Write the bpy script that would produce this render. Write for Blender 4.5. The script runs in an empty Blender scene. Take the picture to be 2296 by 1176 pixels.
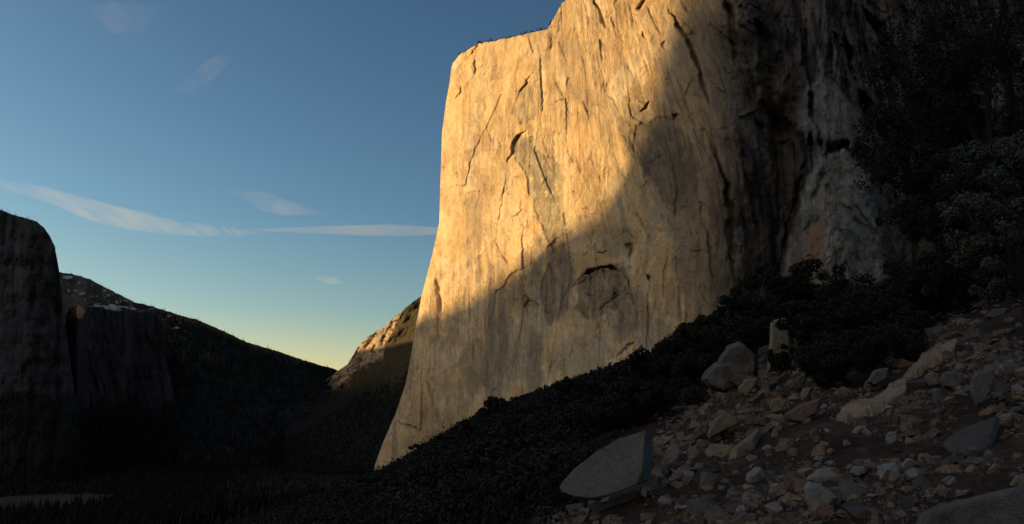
import bpy, bmesh, math, random
import numpy as np
from mathutils import Vector, Matrix
R = math.radians
S = bpy.context.scene
COL = S.collection
rng = np.random.default_rng(7)
random.seed(7)

# ------------------------------------------------------------------ camera
F = 1640.0
PITCH = 12.8
cd = bpy.data.cameras.new('camera'); cam = bpy.data.objects.new('camera', cd); COL.objects.link(cam)
cd.sensor_width = 36; cd.lens = 36 * F / 2296; cd.clip_start = 0.1; cd.clip_end = 200000
cam.location = (0, 0, 0); cam.rotation_euler = (R(90 + PITCH), 0, 0)
S.camera = cam
# ------------------------------------------------------------------ light
SUN_EL, SUN_AZ = 11.0, 8.5          # elevation; how far the sun stands forward of straight left
sd = np.array([-math.cos(R(SUN_AZ)) * math.cos(R(SUN_EL)), math.sin(R(SUN_AZ)) * math.cos(R(SUN_EL)), math.sin(R(SUN_EL))])
w = bpy.data.worlds.new('World'); S.world = w; w.use_nodes = True
nt = w.node_tree; nt.nodes.clear()
sky = nt.nodes.new('ShaderNodeTexSky'); sky.sky_type = 'NISHITA'; sky.sun_disc = False
sky.sun_elevation = R(SUN_EL); sky.sun_rotation = math.atan2(sd[0], sd[1])
sky.altitude = 1200; sky.air_density = 1.0; sky.dust_density = 2.2; sky.ozone_density = 1.0
bg = nt.nodes.new('ShaderNodeBackground'); bg.inputs[1].default_value = 0.104
wo = nt.nodes.new('ShaderNodeOutputWorld')
def _n(typ, **k):
    n = nt.nodes.new(typ)
    for a, v in k.items(): setattr(n, a, v)
    return n
_tc = _n('ShaderNodeTexCoord'); _sep = _n('ShaderNodeSeparateXYZ'); nt.links.new(_tc.outputs['Generated'], _sep.inputs[0])
_el = _n('ShaderNodeValToRGB'); nt.links.new(_sep.outputs[2], _el.inputs[0])      # colour of clear dusk air by height above the horizon
for _k, (_p, _c) in enumerate([(0.0, (1.75, 1.25, 0.62)), (0.075, (1.60, 1.22, 0.70)), (0.15, (0.98, 1.08, 0.90)), (0.27, (0.70, 0.95, 0.99)), (0.55, (0.55, 0.78, 0.92))]):
    if _k > 1: _el.color_ramp.elements.new(_p)
    _el.color_ramp.elements[_k].position = _p
for _k, (_p, _c) in enumerate([(0.0, (1.75, 1.25, 0.62)), (0.075, (1.60, 1.22, 0.70)), (0.15, (0.98, 1.08, 0.90)), (0.27, (0.70, 0.95, 0.99)), (0.55, (0.55, 0.78, 0.92))]):
    _el.color_ramp.elements[_k].position = _p; _el.color_ramp.elements[_k].color = (*_c, 1)
_m1 = _n('ShaderNodeMix', data_type='RGBA', blend_type='MULTIPLY'); _m1.inputs['Factor'].default_value = 1
nt.links.new(sky.outputs[0], _m1.inputs[6]); nt.links.new(_el.outputs[0], _m1.inputs[7])
_dot = _n('ShaderNodeVectorMath', operation='DOT_PRODUCT'); nt.links.new(_tc.outputs['Generated'], _dot.inputs[0])
_g = Vector((-0.80, -0.48, 0.36)).normalized(); _dot.inputs[1].default_value = _g      # warm glow added to the unseen sky to fill the shaded wall
_mr = _n('ShaderNodeMapRange', interpolation_type='SMOOTHSTEP'); nt.links.new(_dot.outputs['Value'], _mr.inputs[0])
_mr.inputs[1].default_value = 0.45; _mr.inputs[2].default_value = 0.95
_m2 = _n('ShaderNodeMix', data_type='RGBA', blend_type='ADD'); nt.links.new(_mr.outputs[0], _m2.inputs['Factor'])
nt.links.new(_m1.outputs[2], _m2.inputs[6]); _m2.inputs[7].default_value = (3.1, 2.0, 1.15, 1)
nt.links.new(_m2.outputs[2], bg.inputs[0]); nt.links.new(bg.outputs[0], wo.inputs[0])
ld = bpy.data.lights.new('sun', 'SUN'); ld.energy = 5.0; ld.angle = R(0.55); ld.color = (1.0, 0.69, 0.315)
sun = bpy.data.objects.new('sun', ld); COL.objects.link(sun)
sun.rotation_euler = Vector(sd).to_track_quat('Z', 'Y').to_euler()
S.view_settings.view_transform = 'Standard'; S.view_settings.look = 'None'
S.view_settings.exposure = 0.22; S.view_settings.gamma = 1.0
S.render.engine = 'CYCLES'
S.cycles.max_bounces = 6; S.cycles.diffuse_bounces = 3; S.cycles.volume_bounces = 1

# ------------------------------------------------------------------ maths
ct, st = math.cos(R(PITCH)), math.sin(R(PITCH))
def ray(px, py):
    u = (np.asarray(px, float) - 1148) / F; v = (588 - np.asarray(py, float)) / F
    dy = ct - v * st; dz = st + v * ct
    return u / dy, dz / dy
def at(px, py, Y):
    t, e = ray(px, py); Y = np.asarray(Y, float) + 0 * t
    return np.stack([t * Y, Y, e * Y], -1)
def topx(p):
    p = np.asarray(p, float); f = p[..., 1] * ct + p[..., 2] * st; u = -p[..., 1] * st + p[..., 2] * ct
    return 1148 + F * p[..., 0] / f, 588 - F * u / f
def ip(x, pts):
    pts = sorted(pts); return np.interp(x, [p[0] for p in pts], [p[1] for p in pts])
def ss(a, b, x):
    t = np.clip((x - a) / (b - a), 0, 1); return t * t * (3 - 2 * t)
def _h(i, j, k, s):
    n = (i.astype(np.int64) * 73856093) ^ (j.astype(np.int64) * 19349663) ^ (k.astype(np.int64) * 83492791) ^ (s * 2654435)
    n = (n ^ (n >> 13)) & 0xffffffff; n = (n * 1274126177) & 0xffffffff; n = n ^ (n >> 16)
    return (n & 0xffff) / 65535.0
def vn(x, y, z=0.0, s=0):
    x, y, z = np.broadcast_arrays(np.asarray(x, float), np.asarray(y, float), np.asarray(z, float))
    xi, yi, zi = np.floor(x), np.floor(y), np.floor(z)
    fx, fy, fz = x - xi, y - yi, z - zi
    fx = fx * fx * fx * (fx * (fx * 6 - 15) + 10); fy = fy * fy * fy * (fy * (fy * 6 - 15) + 10); fz = fz * fz * (3 - 2 * fz)
    r = 0
    for a in (0, 1):
        for b in (0, 1):
            for c in (0, 1):
                r = r + _h(xi + a, yi + b, zi + c, s) * (fx if a else 1 - fx) * (fy if b else 1 - fy) * (fz if c else 1 - fz)
    return r * 2 - 1
def fbm(x, y, z=0.0, o=4, s=0, g=0.5):
    r = 0; a = 1; t = 0
    for k in range(o):
        q = 2 ** k; r = r + a * vn(x * q + 13.7 * k, y * q + 5.1 * k, z * q, s + k); t += a; a *= g
    return r / t
def ridg(x, y, z=0.0, o=4, s=0, g=0.55):
    r = 0; a = 1; t = 0
    for k in range(o):
        q = 2 ** k; r = r + a * (1 - 2 * np.abs(vn(x * q + 3.7 * k, y * q + 9.1 * k, z * q, s + k))); t += a; a *= g
    return r / t

# ------------------------------------------------------------------ materials
def nodes(name):
    m = bpy.data.materials.new(name); m.use_nodes = True
    t = m.node_tree; b = t.nodes['Principled BSDF']; b.inputs['Roughness'].default_value = 0.9
    b.inputs['Specular IOR Level'].default_value = 0.2
    return m, t, b
def nd(t, typ, **k):
    n = t.nodes.new(typ)
    for a, v in k.items(): setattr(n, a, v)
    return n
def mapped(t, scale, rot=(0, 0, 0), src='Object'):
    c = nd(t, 'ShaderNodeTexCoord'); m = nd(t, 'ShaderNodeMapping')
    m.inputs['Scale'].default_value = scale; m.inputs['Rotation'].default_value = rot
    t.links.new(c.outputs[src], m.inputs[0]); return m.outputs[0]
def noise(t, vec, scale=1, detail=6, rough=0.6, dist=0.0):
    n = nd(t, 'ShaderNodeTexNoise'); n.inputs['Scale'].default_value = scale; n.inputs['Detail'].default_value = detail
    n.inputs['Roughness'].default_value = rough; n.inputs['Distortion'].default_value = dist
    t.links.new(vec, n.inputs['Vector']); return n.outputs[0]
def ramp(t, fac, stops):
    r = nd(t, 'ShaderNodeValToRGB'); e = r.color_ramp.elements
    while len(e) < len(stops): e.new(0.5)
    for q, (p, c) in zip(e, stops):
        q.position = p; q.color = (*(c if isinstance(c, tuple) else (c, c, c)), 1)
    t.links.new(fac, r.inputs[0]); return r.outputs[0]
def mul(t, a, b, mode='MULTIPLY', fac=1.0):
    m = nd(t, 'ShaderNodeMix', data_type='RGBA', blend_type=mode)
    if hasattr(fac, 'links'): t.links.new(fac, m.inputs['Factor'])
    else: m.inputs['Factor'].default_value = fac
    for s_, v in ((6, a), (7, b)):
        if hasattr(v, 'links'): t.links.new(v, m.inputs[s_])
        else: m.inputs[s_].default_value = (*v, 1)
    return m.outputs[2]
def bump(t, b, hs, dist, strength=1.0):
    prev = None
    for h, d in zip(hs, dist):
        n = nd(t, 'ShaderNodeBump'); n.inputs['Distance'].default_value = d; n.inputs['Strength'].default_value = strength
        t.links.new(h, n.inputs['Height'])
        if prev: t.links.new(prev, n.inputs['Normal'])
        prev = n.outputs[0]
    t.links.new(prev, b.inputs['Normal'])

def cliff_mat(name, sc=1.0, bumps=(5.0, 1.6), tilt=0.0):
    """rock whose large patches come from the mesh's own colour attribute, streaks and grain from noise"""
    m, t, b = nodes(name)
    at_ = nd(t, 'ShaderNodeAttribute', attribute_name='rock')
    v1 = mapped(t, (0.09 * sc, 0.09 * sc, 0.016 * sc), (0, R(tilt), 0))
    v2 = mapped(t, (0.03 * sc, 0.03 * sc, 0.012 * sc), (0, R(tilt), 0))
    v3 = mapped(t, (0.22 * sc, 0.22 * sc, 0.045 * sc))
    s1 = noise(t, v1, 1, 8, 0.62, 0.3); s2 = noise(t, v2, 1, 8, 0.65, 0.8); s3 = noise(t, v3, 1, 6, 0.7)
    c = mul(t, at_.outputs['Color'], ramp(t, s1, [(0.25, (0.55, 0.56, 0.60)), (0.45, (0.93, 0.91, 0.9)), (0.6, (1.05, 1.04, 1.0)), (0.8, (1.28, 1.24, 1.18))]))
    c = mul(t, c, ramp(t, s2, [(0.3, (0.72, 0.74, 0.80)), (0.5, (1.0, 0.98, 0.96)), (0.72, (1.18, 1.12, 1.0))]))
    c = mul(t, c, ramp(t, s3, [(0.3, (0.80, 0.80, 0.80)), (0.5, (1, 1, 1)), (0.7, (1.12, 1.1, 1.08))]))
    t.links.new(c, b.inputs['Base Color'])
    bump(t, b, [s2, s1, s3], [bumps[0] / sc, bumps[1] * 1.2 / sc, bumps[1] / sc])
    return m
def rock_mat(name, c1, c2, speck=0.3, sc=1.0, dark=0.6):
    m, t, b = nodes(name)
    v = mapped(t, (sc, sc, sc)); n1 = noise(t, v, 1.1, 8, 0.6, 0.4); n2 = noise(t, v, 38, 3, 0.8); n3 = noise(t, v, 6, 6, 0.65)
    c = ramp(t, n1, [(0.3, c1), (0.55, c2), (0.75, tuple(min(1, x * 1.15) for x in c2))])
    c = mul(t, c, ramp(t, n2, [(0.35, (1 - speck,) * 3), (0.5, (1, 1, 1)), (0.66, (1 + speck * 1.6,) * 3)]))
    c = mul(t, c, ramp(t, n3, [(0.32, (dark,) * 3), (0.48, (1, 1, 1))]))
    t.links.new(c, b.inputs['Base Color']); bump(t, b, [n1, n3, n2], [0.10 / sc, 0.04 / sc, 0.006 / sc])
    return m
def leaf_mat(name, c1, c2, sc=0.6):
    m, t, b = nodes(name)
    v = mapped(t, (sc, sc, sc)); n1 = noise(t, v, 1, 4, 0.6); n2 = noise(t, v, 9, 2, 0.6)
    c = mul(t, ramp(t, n1, [(0.35, c1), (0.65, c2)]), ramp(t, n2, [(0.3, 0.6), (0.7, 1.4)]))
    t.links.new(c, b.inputs['Base Color']); b.inputs['Roughness'].default_value = 0.7
    return m
def plain_mat(name, c1, c2, sc, b_=0.02):
    m, t, b = nodes(name)
    v = mapped(t, (sc, sc, sc)); n1 = noise(t, v, 1, 8, 0.65)
    t.links.new(ramp(t, n1, [(0.3, c1), (0.7, c2)]), b.inputs['Base Color']); bump(t, b, [n1], [b_]); return m

def wall_mat():
    m, t, b = nodes('granite_wall')
    at_ = nd(t, 'ShaderNodeAttribute', attribute_name='rock'); fl = nd(t, 'ShaderNodeAttribute', attribute_name='flow')
    def mp(sc):
        q = nd(t, 'ShaderNodeMapping'); q.inputs['Scale'].default_value = sc; t.links.new(fl.outputs['Vector'], q.inputs[0]); return q.outputs[0]
    s1 = noise(t, mp((0.16, 0.011, 0.1)), 1, 8, 0.62, 0.25); s2 = noise(t, mp((0.035, 0.016, 0.1)), 1, 9, 0.66, 0.9)
    s3 = noise(t, mp((0.30, 0.07, 0.1)), 1, 6, 0.7, 0.4); s4 = noise(t, mp((0.06, 0.035, 0.1)), 1, 8, 0.7, 1.5)
    s5 = noise(t, mp((0.085, 0.05, 0.1)), 1, 10, 0.72, 0.6); mk_ = ramp(t, noise(t, mp((0.008, 0.005, 0.1)), 1, 3, 0.5), [(0.42, 0.15), (0.62, 1.0)])
    c = mul(t, at_.outputs['Color'], mul(t, (1, 1, 1), ramp(t, s1, [(0.30, (0.50, 0.47, 0.46)), (0.46, (0.92, 0.89, 0.87)), (0.58, (1.05, 1.05, 1.03)), (0.72, (1.28, 1.28, 1.30))]), 'MIX', mk_))
    c = mul(t, c, ramp(t, s2, [(0.3, (0.74, 0.72, 0.74)), (0.5, (1.0, 0.98, 0.96)), (0.72, (1.14, 1.12, 1.05))]))
    c = mul(t, c, ramp(t, s5, [(0.30, (0.80, 0.77, 0.76)), (0.44, (0.96, 0.95, 0.94)), (0.56, (1.03, 1.03, 1.03)), (0.7, (1.12, 1.13, 1.16))]))
    c = mul(t, c, ramp(t, s4, [(0.34, (0.66, 0.62, 0.62)), (0.40, (1, 1, 1)), (0.64, (1, 1, 1)), (0.67, (1.14, 1.18, 1.28))]))
    def joints(sc, rot, wth, seed):
        q = nd(t, 'ShaderNodeMapping'); q.inputs['Scale'].default_value = sc; q.inputs['Rotation'].default_value = (0, 0, R(rot)); q.inputs['Location'].default_value = (seed, seed * .7, 0); t.links.new(fl.outputs['Vector'], q.inputs[0])
        n_ = noise(t, q.outputs[0], 1, 5, .55, .5); a_ = nd(t, 'ShaderNodeMath', operation='SUBTRACT'); t.links.new(n_, a_.inputs[0]); a_.inputs[1].default_value = .5
        b2 = nd(t, 'ShaderNodeMath', operation='ABSOLUTE'); t.links.new(a_.outputs[0], b2.inputs[0]); return ramp(t, b2.outputs[0], [(0.0, 0.0), (wth, 1.0)])
    j1 = joints((0.030, 0.0055, .05), 4, .010, 3); j2 = joints((0.040, 0.011, .05), -22, .012, 17); j3 = joints((0.05, 0.016, .05), 24, .012, 31)
    k1 = ramp(t, noise(t, mp((0.012, 0.009, 0.1)), 1, 3, .5), [(.45, 0.0), (.6, 1.0)]); k2 = ramp(t, noise(t, mp((0.017, 0.012, 0.3)), 1, 3, .5), [(.5, 0.0), (.62, 1.0)])
    c = mul(t, c, mul(t, (1, 1, 1), ramp(t, j1, [(0, (.52, .47, .44)), (1, (1, 1, 1))]), 'MIX', k1)); c = mul(t, c, mul(t, (1, 1, 1), ramp(t, j2, [(0, (.56, .50, .47)), (1, (1, 1, 1))]), 'MIX', k2)); c = mul(t, c, mul(t, (1, 1, 1), ramp(t, j3, [(0, (.56, .50, .47)), (1, (1, 1, 1))]), 'MIX', k1))
    s6 = noise(t, mp((0.33, 0.13, 0.3)), 1, 5, .75, .3); c = mul(t, c, ramp(t, s6, [(.32, .84), (.48, 1.0), (.66, 1.12)]))
    t.links.new(c, b.inputs['Base Color']); bump(t, b, [s2, s4, s5, s6, s1], [3.0, 2.4, 2.4, 1.5, 0.5]); return m
M_CLIFF = wall_mat()
M_FAR = cliff_mat('shaded_granite', 0.5, (7.0, 2.4))
M_ROCKS = [rock_mat('grey_granite', (0.075, 0.066, 0.057), (0.13, 0.115, 0.098)),
           rock_mat('tan_granite', (0.12, 0.085, 0.058), (0.22, 0.16, 0.105)),
           rock_mat('pink_granite', (0.10, 0.066, 0.050), (0.165, 0.11, 0.08)),
           rock_mat('dark_granite', (0.055, 0.048, 0.043), (0.085, 0.076, 0.068)),
           rock_mat('pale_granite', (0.17, 0.155, 0.135), (0.24, 0.22, 0.19))]
M_SPECK = rock_mat('speckled_granite', (0.105, 0.096, 0.083), (0.14, 0.128, 0.112), speck=0.55, sc=1.0, dark=0.85)
M_TWOTONE = rock_mat('pale_and_ochre_granite', (0.15, 0.145, 0.14), (0.27, 0.21, 0.14), sc=0.55)
M_SLAB = rock_mat('tan_slab_granite', (0.19, 0.135, 0.09), (0.30, 0.22, 0.145), sc=0.8)
M_OCHRE = rock_mat('ochre_granite', (0.20, 0.14, 0.085), (0.26, 0.19, 0.12), sc=1.2)
M_LEAF = leaf_mat('dark_leaves', (0.009, 0.011, 0.006), (0.019, 0.021, 0.011))
M_LEAF2 = leaf_mat('brown_green_leaves', (0.017, 0.015, 0.008), (0.030, 0.025, 0.012))
M_LEAFN = leaf_mat('grey_green_leaves', (0.040, 0.050, 0.034), (0.075, 0.09, 0.065))
M_NEEDLE = leaf_mat('dark_needles', (0.006, 0.008, 0.006), (0.012, 0.015, 0.010), 0.05)
M_BLACK = leaf_mat('black_brush_leaves', (0.004, 0.005, 0.003), (0.016, 0.014, 0.008), 0.12)
M_BARK = plain_mat('bark', (0.016, 0.013, 0.011), (0.035, 0.028, 0.023), 3.0)
M_BRUSH = plain_mat('dry_brush', (0.045, 0.026, 0.016), (0.11, 0.07, 0.045), 2.0)
M_MEADOW = plain_mat('meadow_grass', (0.028, 0.020, 0.013), (0.045, 0.032, 0.022), 0.02)

# ------------------------------------------------------------------ mesh helpers
def mk(name, V, Fc, mat, parent=None, smooth=False, attr=None, link=True):
    V = np.asarray(V, np.float32).reshape(-1, 3); Fc = np.asarray(Fc, np.int32); k = Fc.shape[1]
    me = bpy.data.meshes.new(name)
    me.vertices.add(len(V)); me.vertices.foreach_set('co', V.ravel())
    me.loops.add(Fc.size); me.loops.foreach_set('vertex_index', Fc.ravel())
    me.polygons.add(len(Fc)); me.polygons.foreach_set('loop_start', np.arange(0, Fc.size, k, dtype=np.int32))
    me.polygons.foreach_set('loop_total', np.full(len(Fc), k, np.int32))
    me.polygons.foreach_set('use_smooth', np.full(len(Fc), smooth))
    me.update(calc_edges=True); me.materials.append(mat)
    if attr is not None:
        a = me.color_attributes.new('rock', 'FLOAT_COLOR', 'POINT')
        c = np.ones((len(V), 4), np.float32); c[:, :3] = attr.reshape(-1, 3); a.data.foreach_set('color', c.ravel())
    if not link: return me
    o = bpy.data.objects.new(name, me); COL.objects.link(o)
    if parent: o.parent = parent
    return o
def gridfaces(m, n):
    i = np.arange(m - 1)[:, None] * n + np.arange(n - 1)[None]
    return np.stack([i, i + 1, i + n + 1, i + n], -1).reshape(-1, 4)
def tag(o, label, cat, group=None):
    o['label'] = label; o['category'] = cat
    if group: o['group'] = group
    return o
def struct(o, label=None):
    o['kind'] = 'structure'
    if label: o['label'] = label
    return o
def empty(name, loc, rz=0.0):
    o = bpy.data.objects.new(name, None); COL.objects.link(o); o.location = Vector([float(x) for x in loc]); o.rotation_euler = (0, 0, rz); return o
def dup(o, loc, rz, sc):
    c = o.copy(); COL.objects.link(c); c.location = Vector([float(x) for x in loc]); c.rotation_euler = (0, 0, rz); c.scale = sc
    for ch in list(o.children):
        d = ch.copy(); COL.objects.link(d); d.parent = c
    return c

# ------------------------------------------------------------------ ground
GA, GB, GC = 0.341, 0.030, -3.96
VALLEY = -150.0
def gplane(X, Y): return GA * X + GB * Y + GC - 0.032 * np.maximum(Y, 0) * ss(0.0, 0.2, -X / np.maximum(Y, 1.0))
def gh(X, Y):
    p = np.minimum(gplane(X, Y), 420)
    r = np.hypot(X, Y)
    n = 0.30 * fbm(X / 3.1, Y / 3.1, o=4, s=3) + ss(20, 120, r) * 1.4 * fbm(X / 22, Y / 22, o=4, s=9) + ss(150, 900, r) * 7 * fbm(X / 160, Y / 160, o=4, s=19)
    n = n * (1 - 0.5 * ss(5, 0, r))
    a = p + n; k = 25.0
    h = np.where(a - VALLEY > 4 * k, a, VALLEY + k * np.log1p(np.exp(np.clip((a - VALLEY) / k, -50, 50))))
    return h
def gi(px, py):
    """distance at which the sight line meets the slope"""
    t, e = ray(px, py); return -GC / np.maximum(GA * t + GB - e, 1e-4)
def on(px, py, dz=0.0):
    p = at(px, py, gi(px, py)); p[..., 2] = gh(p[..., 0], p[..., 1]) + dz; return p
a1 = np.linspace(R(-43), R(43), 620); a2 = np.linspace(R(43), R(317), 120)[1:]
ang = np.concatenate([a1, a2]); rad = np.concatenate([[0.4], np.geomspace(1.5, 300, 420), np.geomspace(305, 45000, 180)])
A_, R_ = np.meshgrid(ang, rad); X, Y = R_ * np.sin(A_), R_ * np.cos(A_)
Z = gh(X, Y)
m_, t_, b_ = nodes('slope_ground')
v = mapped(t_, (1, 1, 1)); n1 = noise(t_, v, 0.35, 10, 0.7, 0.5); n2 = noise(t_, v, 3.2, 8, 0.75); n3 = noise(t_, v, 14, 4, 0.8)
vo = nd(t_, 'ShaderNodeTexVoronoi'); vo.inputs['Scale'].default_value = 4.5; t_.links.new(v, vo.inputs['Vector'])
c = ramp(t_, n1, [(0.32, (0.020, 0.013, 0.009)), (0.5, (0.058, 0.036, 0.025)), (0.68, (0.12, 0.082, 0.056))])
c = mul(t_, c, ramp(t_, n2, [(0.3, 0.45), (0.5, 1.0), (0.7, 1.7)]))
c = mul(t_, c, ramp(t_, n3, [(0.3, 0.6), (0.7, 1.4)]))
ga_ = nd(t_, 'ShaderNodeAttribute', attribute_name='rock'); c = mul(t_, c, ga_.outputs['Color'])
t_.links.new(c, b_.inputs['Base Color']); bump(t_, b_, [n1, n2, vo.outputs[0], n3], [0.5, 0.18, 0.1, 0.03])
ground = struct(mk('ground', np.stack([X, Y, Z], -1), gridfaces(*X.shape)[:, ::-1], m_, smooth=True, attr=np.repeat((1 - .85 * ss(110, 420, R_))[..., None], 3, -1)), 'dark stony slope falling left to the valley floor')

# ------------------------------------------------------------------ rock sheets with relief
def sheet_px(L, Rr, T, B, m, n, it=30, pw=1.0):
    s = (np.linspace(0, 1, n) ** pw)[None, :]; t = np.linspace(0, 1, m)[:, None]
    px = 0 * t + ip(500, L) + s * (ip(500, Rr) - ip(500, L)); py = 0 * px
    for _ in range(it):
        py = ip(px, B) * (1 - t) + ip(px, T) * t
        px = 0.5 * px + 0.5 * (ip(py, L) + s * (ip(py, Rr) - ip(py, L)))
    return px, py
def radial(e):
    d = e.copy(); d[..., 2] = 0; return d / np.linalg.norm(d, axis=-1, keepdims=True)
def wrap(P, back, side='L', topback=40.0, k=6):
    """adds the sides and top that turn away from the valley, so the rock is a solid mass"""
    out = P
    if side in ('L', 'B'):
        e = out[:, :1]; ex = [e + radial(e) * back * (i / k) + np.array([back * 0.35 * (i / k) ** 1.5, 0, 0.0]) for i in range(k, 0, -1)]
        out = np.concatenate(ex + [out], 1)
    if side in ('R', 'B'):
        e = out[:, -1:]; ex = [e + radial(e) * back * (i / k) - np.array([back * 0.35 * (i / k) ** 1.5, 0, 0.0]) for i in range(1, k + 1)]
        out = np.concatenate([out] + ex, 1)
    e = out[-1:]; ex = [e + radial(e) * topback * i * i - np.array([0.0, 0.0, topback * 0.08 * i * i]) for i in range(1, k + 1)]
    return np.concatenate([out] + ex, 0)
def wrapc(C, side, k=6):
    if side in ('L', 'B'): C = np.concatenate([C[:, :1]] * k + [C], 1)
    if side in ('R', 'B'): C = np.concatenate([C] + [C[:, -1:]] * k, 1)
    return np.concatenate([C] + [C[-1:]] * k, 0)
def stroke(D, px, py, pts, wd, dep, sharp=2.0):
    """carves (dep > 0) a crack or raises a rib along a line"""
    pts = np.array(pts, float)
    m = (px > pts[:, 0].min() - 4 * wd) & (px < pts[:, 0].max() + 4 * wd) & (py > pts[:, 1].min() - 4 * wd) & (py < pts[:, 1].max() + 4 * wd)
    if not m.any(): return
    x, y = px[m], py[m]; best = np.full(x.shape, 1e9)
    x0, y0 = x, y; q = max(wd * 4, 9.0); x = x + 1.3 * wd * fbm(x0 / q, y0 / q, o=3, s=201); y = y + 1.3 * wd * fbm(x0 / q, y0 / q, o=3, s=207)
    q = 14 + 5 * wd; md = np.clip(0.9 + 1.0 * fbm(x0 / q, y0 / q, o=2, s=211), 0.25, 1.4); mw = wd * np.clip(0.75 + 0.9 * fbm(x0 / q, y0 / q, o=3, s=217), 0.3, 1.3)
    sl = np.hypot(*(pts[1:] - pts[:-1]).T); cs_ = np.concatenate([[0], np.cumsum(sl)]) / sl.sum(); par = np.zeros(x.shape); sg = np.ones(x.shape)
    for a, b, c0, c1 in zip(pts[:-1], pts[1:], cs_[:-1], cs_[1:]):
        d = b - a; k = np.clip(((x - a[0]) * d[0] + (y - a[1]) * d[1]) / (d @ d), 0, 1)
        dd = np.hypot(x - a[0] - k * d[0], y - a[1] - k * d[1]); nw = dd < best; par = np.where(nw, c0 + (c1 - c0) * k, par); sg = np.where(nw, np.sign(d[0] * (y - a[1]) - d[1] * (x - a[0])), sg); best = np.minimum(best, dd)
    tp = np.clip(1.15 - np.abs(2 * par - 1) ** 2.5, .1, 1); mw = mw * tp * np.where(sg * np.sign(pts[-1][1] - pts[0][1] + .01) > 0, .7, 1.9); md = md * tp
    D[m] += dep * md * np.exp(-(best / mw) ** sharp)
def blob(C, px, py, cx, cy, rx, ry, col, amt=1.0, rot=0.0, nz=0.45, seed=0, f=22.0):
    ca, sa = math.cos(R(rot)), math.sin(R(rot)); dx, dy = px - cx, py - cy
    d = np.hypot((dx * ca + dy * sa) / rx, (-dx * sa + dy * ca) / ry) + nz * fbm(px / f, py / (f * 2.2), o=4, s=50 + seed)
    k = (amt * ss(1.12, 0.85, d))[..., None]
    C[:] = C * (1 - k) + np.array(col) * k

def polyd(px, py, poly, wob=4.0, seed=0):
    """signed distance to a ragged outline, negative inside"""
    x = px + wob * (fbm(px / 9, py / 16, o=4, s=400 + seed) + 3.0 * fbm(px / 34, py / 50, o=3, s=405 + seed)); y = py + wob * (1.5 * fbm(px / 9, py / 16, o=4, s=410 + seed) + 4 * fbm(px / 30, py / 60, o=3, s=415 + seed)); d = np.full(px.shape, 1e9); ins = np.zeros(px.shape, bool); n_ = len(poly)
    for i in range(n_):
        (x1, y1), (x2, y2) = poly[i], poly[(i + 1) % n_]; dx, dy = x2 - x1, y2 - y1; k = np.clip(((x - x1) * dx + (y - y1) * dy) / (dx * dx + dy * dy), 0, 1)
        d = np.minimum(d, np.hypot(x - x1 - k * dx, y - y1 - k * dy)); ins ^= ((y1 > y) != (y2 > y)) & (x < dx * (y - y1) / (dy + 1e-9) + x1)
    return np.where(ins, -d, d)
BUT = [(1845, 335), (1905, 325), (1950, 395), (1962, 470), (1985, 560), (2010, 680), (1735, 700), (1752, 590), (1775, 510), (1808, 420)]
UPB = [(1785, 290), (1800, 200), (1835, 165), (1880, 190), (1955, 300), (1960, 345), (1905, 330), (1850, 338), (1812, 322)]
DIO = [(1152, 350), (1165, 300), (1190, 296), (1205, 335), (1240, 350), (1262, 400), (1268, 520), (1242, 562), (1218, 540), (1202, 480), (1182, 430), (1172, 380)]
DI2 = [(1150, 250), (1160, 198), (1185, 178), (1206, 200), (1195, 262), (1165, 284)]
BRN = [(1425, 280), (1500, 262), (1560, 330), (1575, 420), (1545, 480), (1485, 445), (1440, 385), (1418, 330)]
HRL = [(1228, 548), (1255, 528), (1275, 560), (1292, 620), (1272, 700), (1237, 725), (1215, 660), (1222, 600)]
HRT = [(1290, 640), (1312, 612), (1350, 600), (1392, 608), (1402, 640), (1385, 690), (1350, 720), (1320, 728), (1296, 700)]
# ---- the great wall
Lw = [(-400, 1030), (150, 1012), (180, 1009), (230, 1000), (300, 991), (420, 987), (500, 985), (560, 972), (600, 962), (660, 946), (720, 934), (800, 921), (860, 910), (920, 890), (960, 873), (1000, 856), (1045, 840), (1100, 832)]
Lw = [(a, b) for a, b in Lw]
Rw = [(-400, 2420), (1200, 2420)]
Tw = [(1000, 165), (1012, 150), (1018, 138), (1030, 124), (1042, 117), (1057, 107), (1075, 98), (1096, 94), (1110, 93), (1128, 88), (1150, 84), (1180, 76), (1205, 70), (1228, 65), (1238, 48), (1245, 36), (1252, 20), (1262, 6), (1275, -6), (1300, -40), (1400, -120), (1600, -220), (2000, -300), (2420, -360)]
Bw = [(800, 1090), (840, 1075), (1000, 1010), (1150, 960), (1300, 910), (1500, 840), (1640, 800), (1900, 760), (2420, 700)]
def wdepth(px, py):
    px = np.asarray(px, float); py = np.asarray(py, float)
    D = ip(px, [(820, 1760), (990, 1730), (1070, 1610), (1148, 1502), (1220, 1415), (1300, 1323), (1380, 1245), (1450, 1183), (1520, 1128), (1590, 1078), (1650, 1052), (1700, 1055), (1745, 1085), (1780, 1075), (1810, 1015), (1850, 950), (1900, 935), (1960, 950), (2050, 985), (2200, 900), (2420, 820)])
    el = (960 - py) / F
    D = D * (1 + 0.10 * el - 0.05 * ss(620, 1050, py))
    edge = px - np.interp(py, [p[0] for p in Lw], [p[1] for p in Lw])
    D = D + 90 * np.exp(-np.maximum(edge, 0) / 16.0)
    return D
px, py = sheet_px(Lw, Rw, Tw, Bw, 560, 700, pw=1.12)
D0 = wdepth(px, py)
D = 0 * D0
up = np.minimum(py, 520) - 520
lean = -0.24 * up * ss(1180, 1460, px) * ss(1860, 1560, px) + 0.06 * up * ss(1260, 1120, px) * ss(990, 1120, px) - 0.22 * up * ss(1720, 2000, px)
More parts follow.
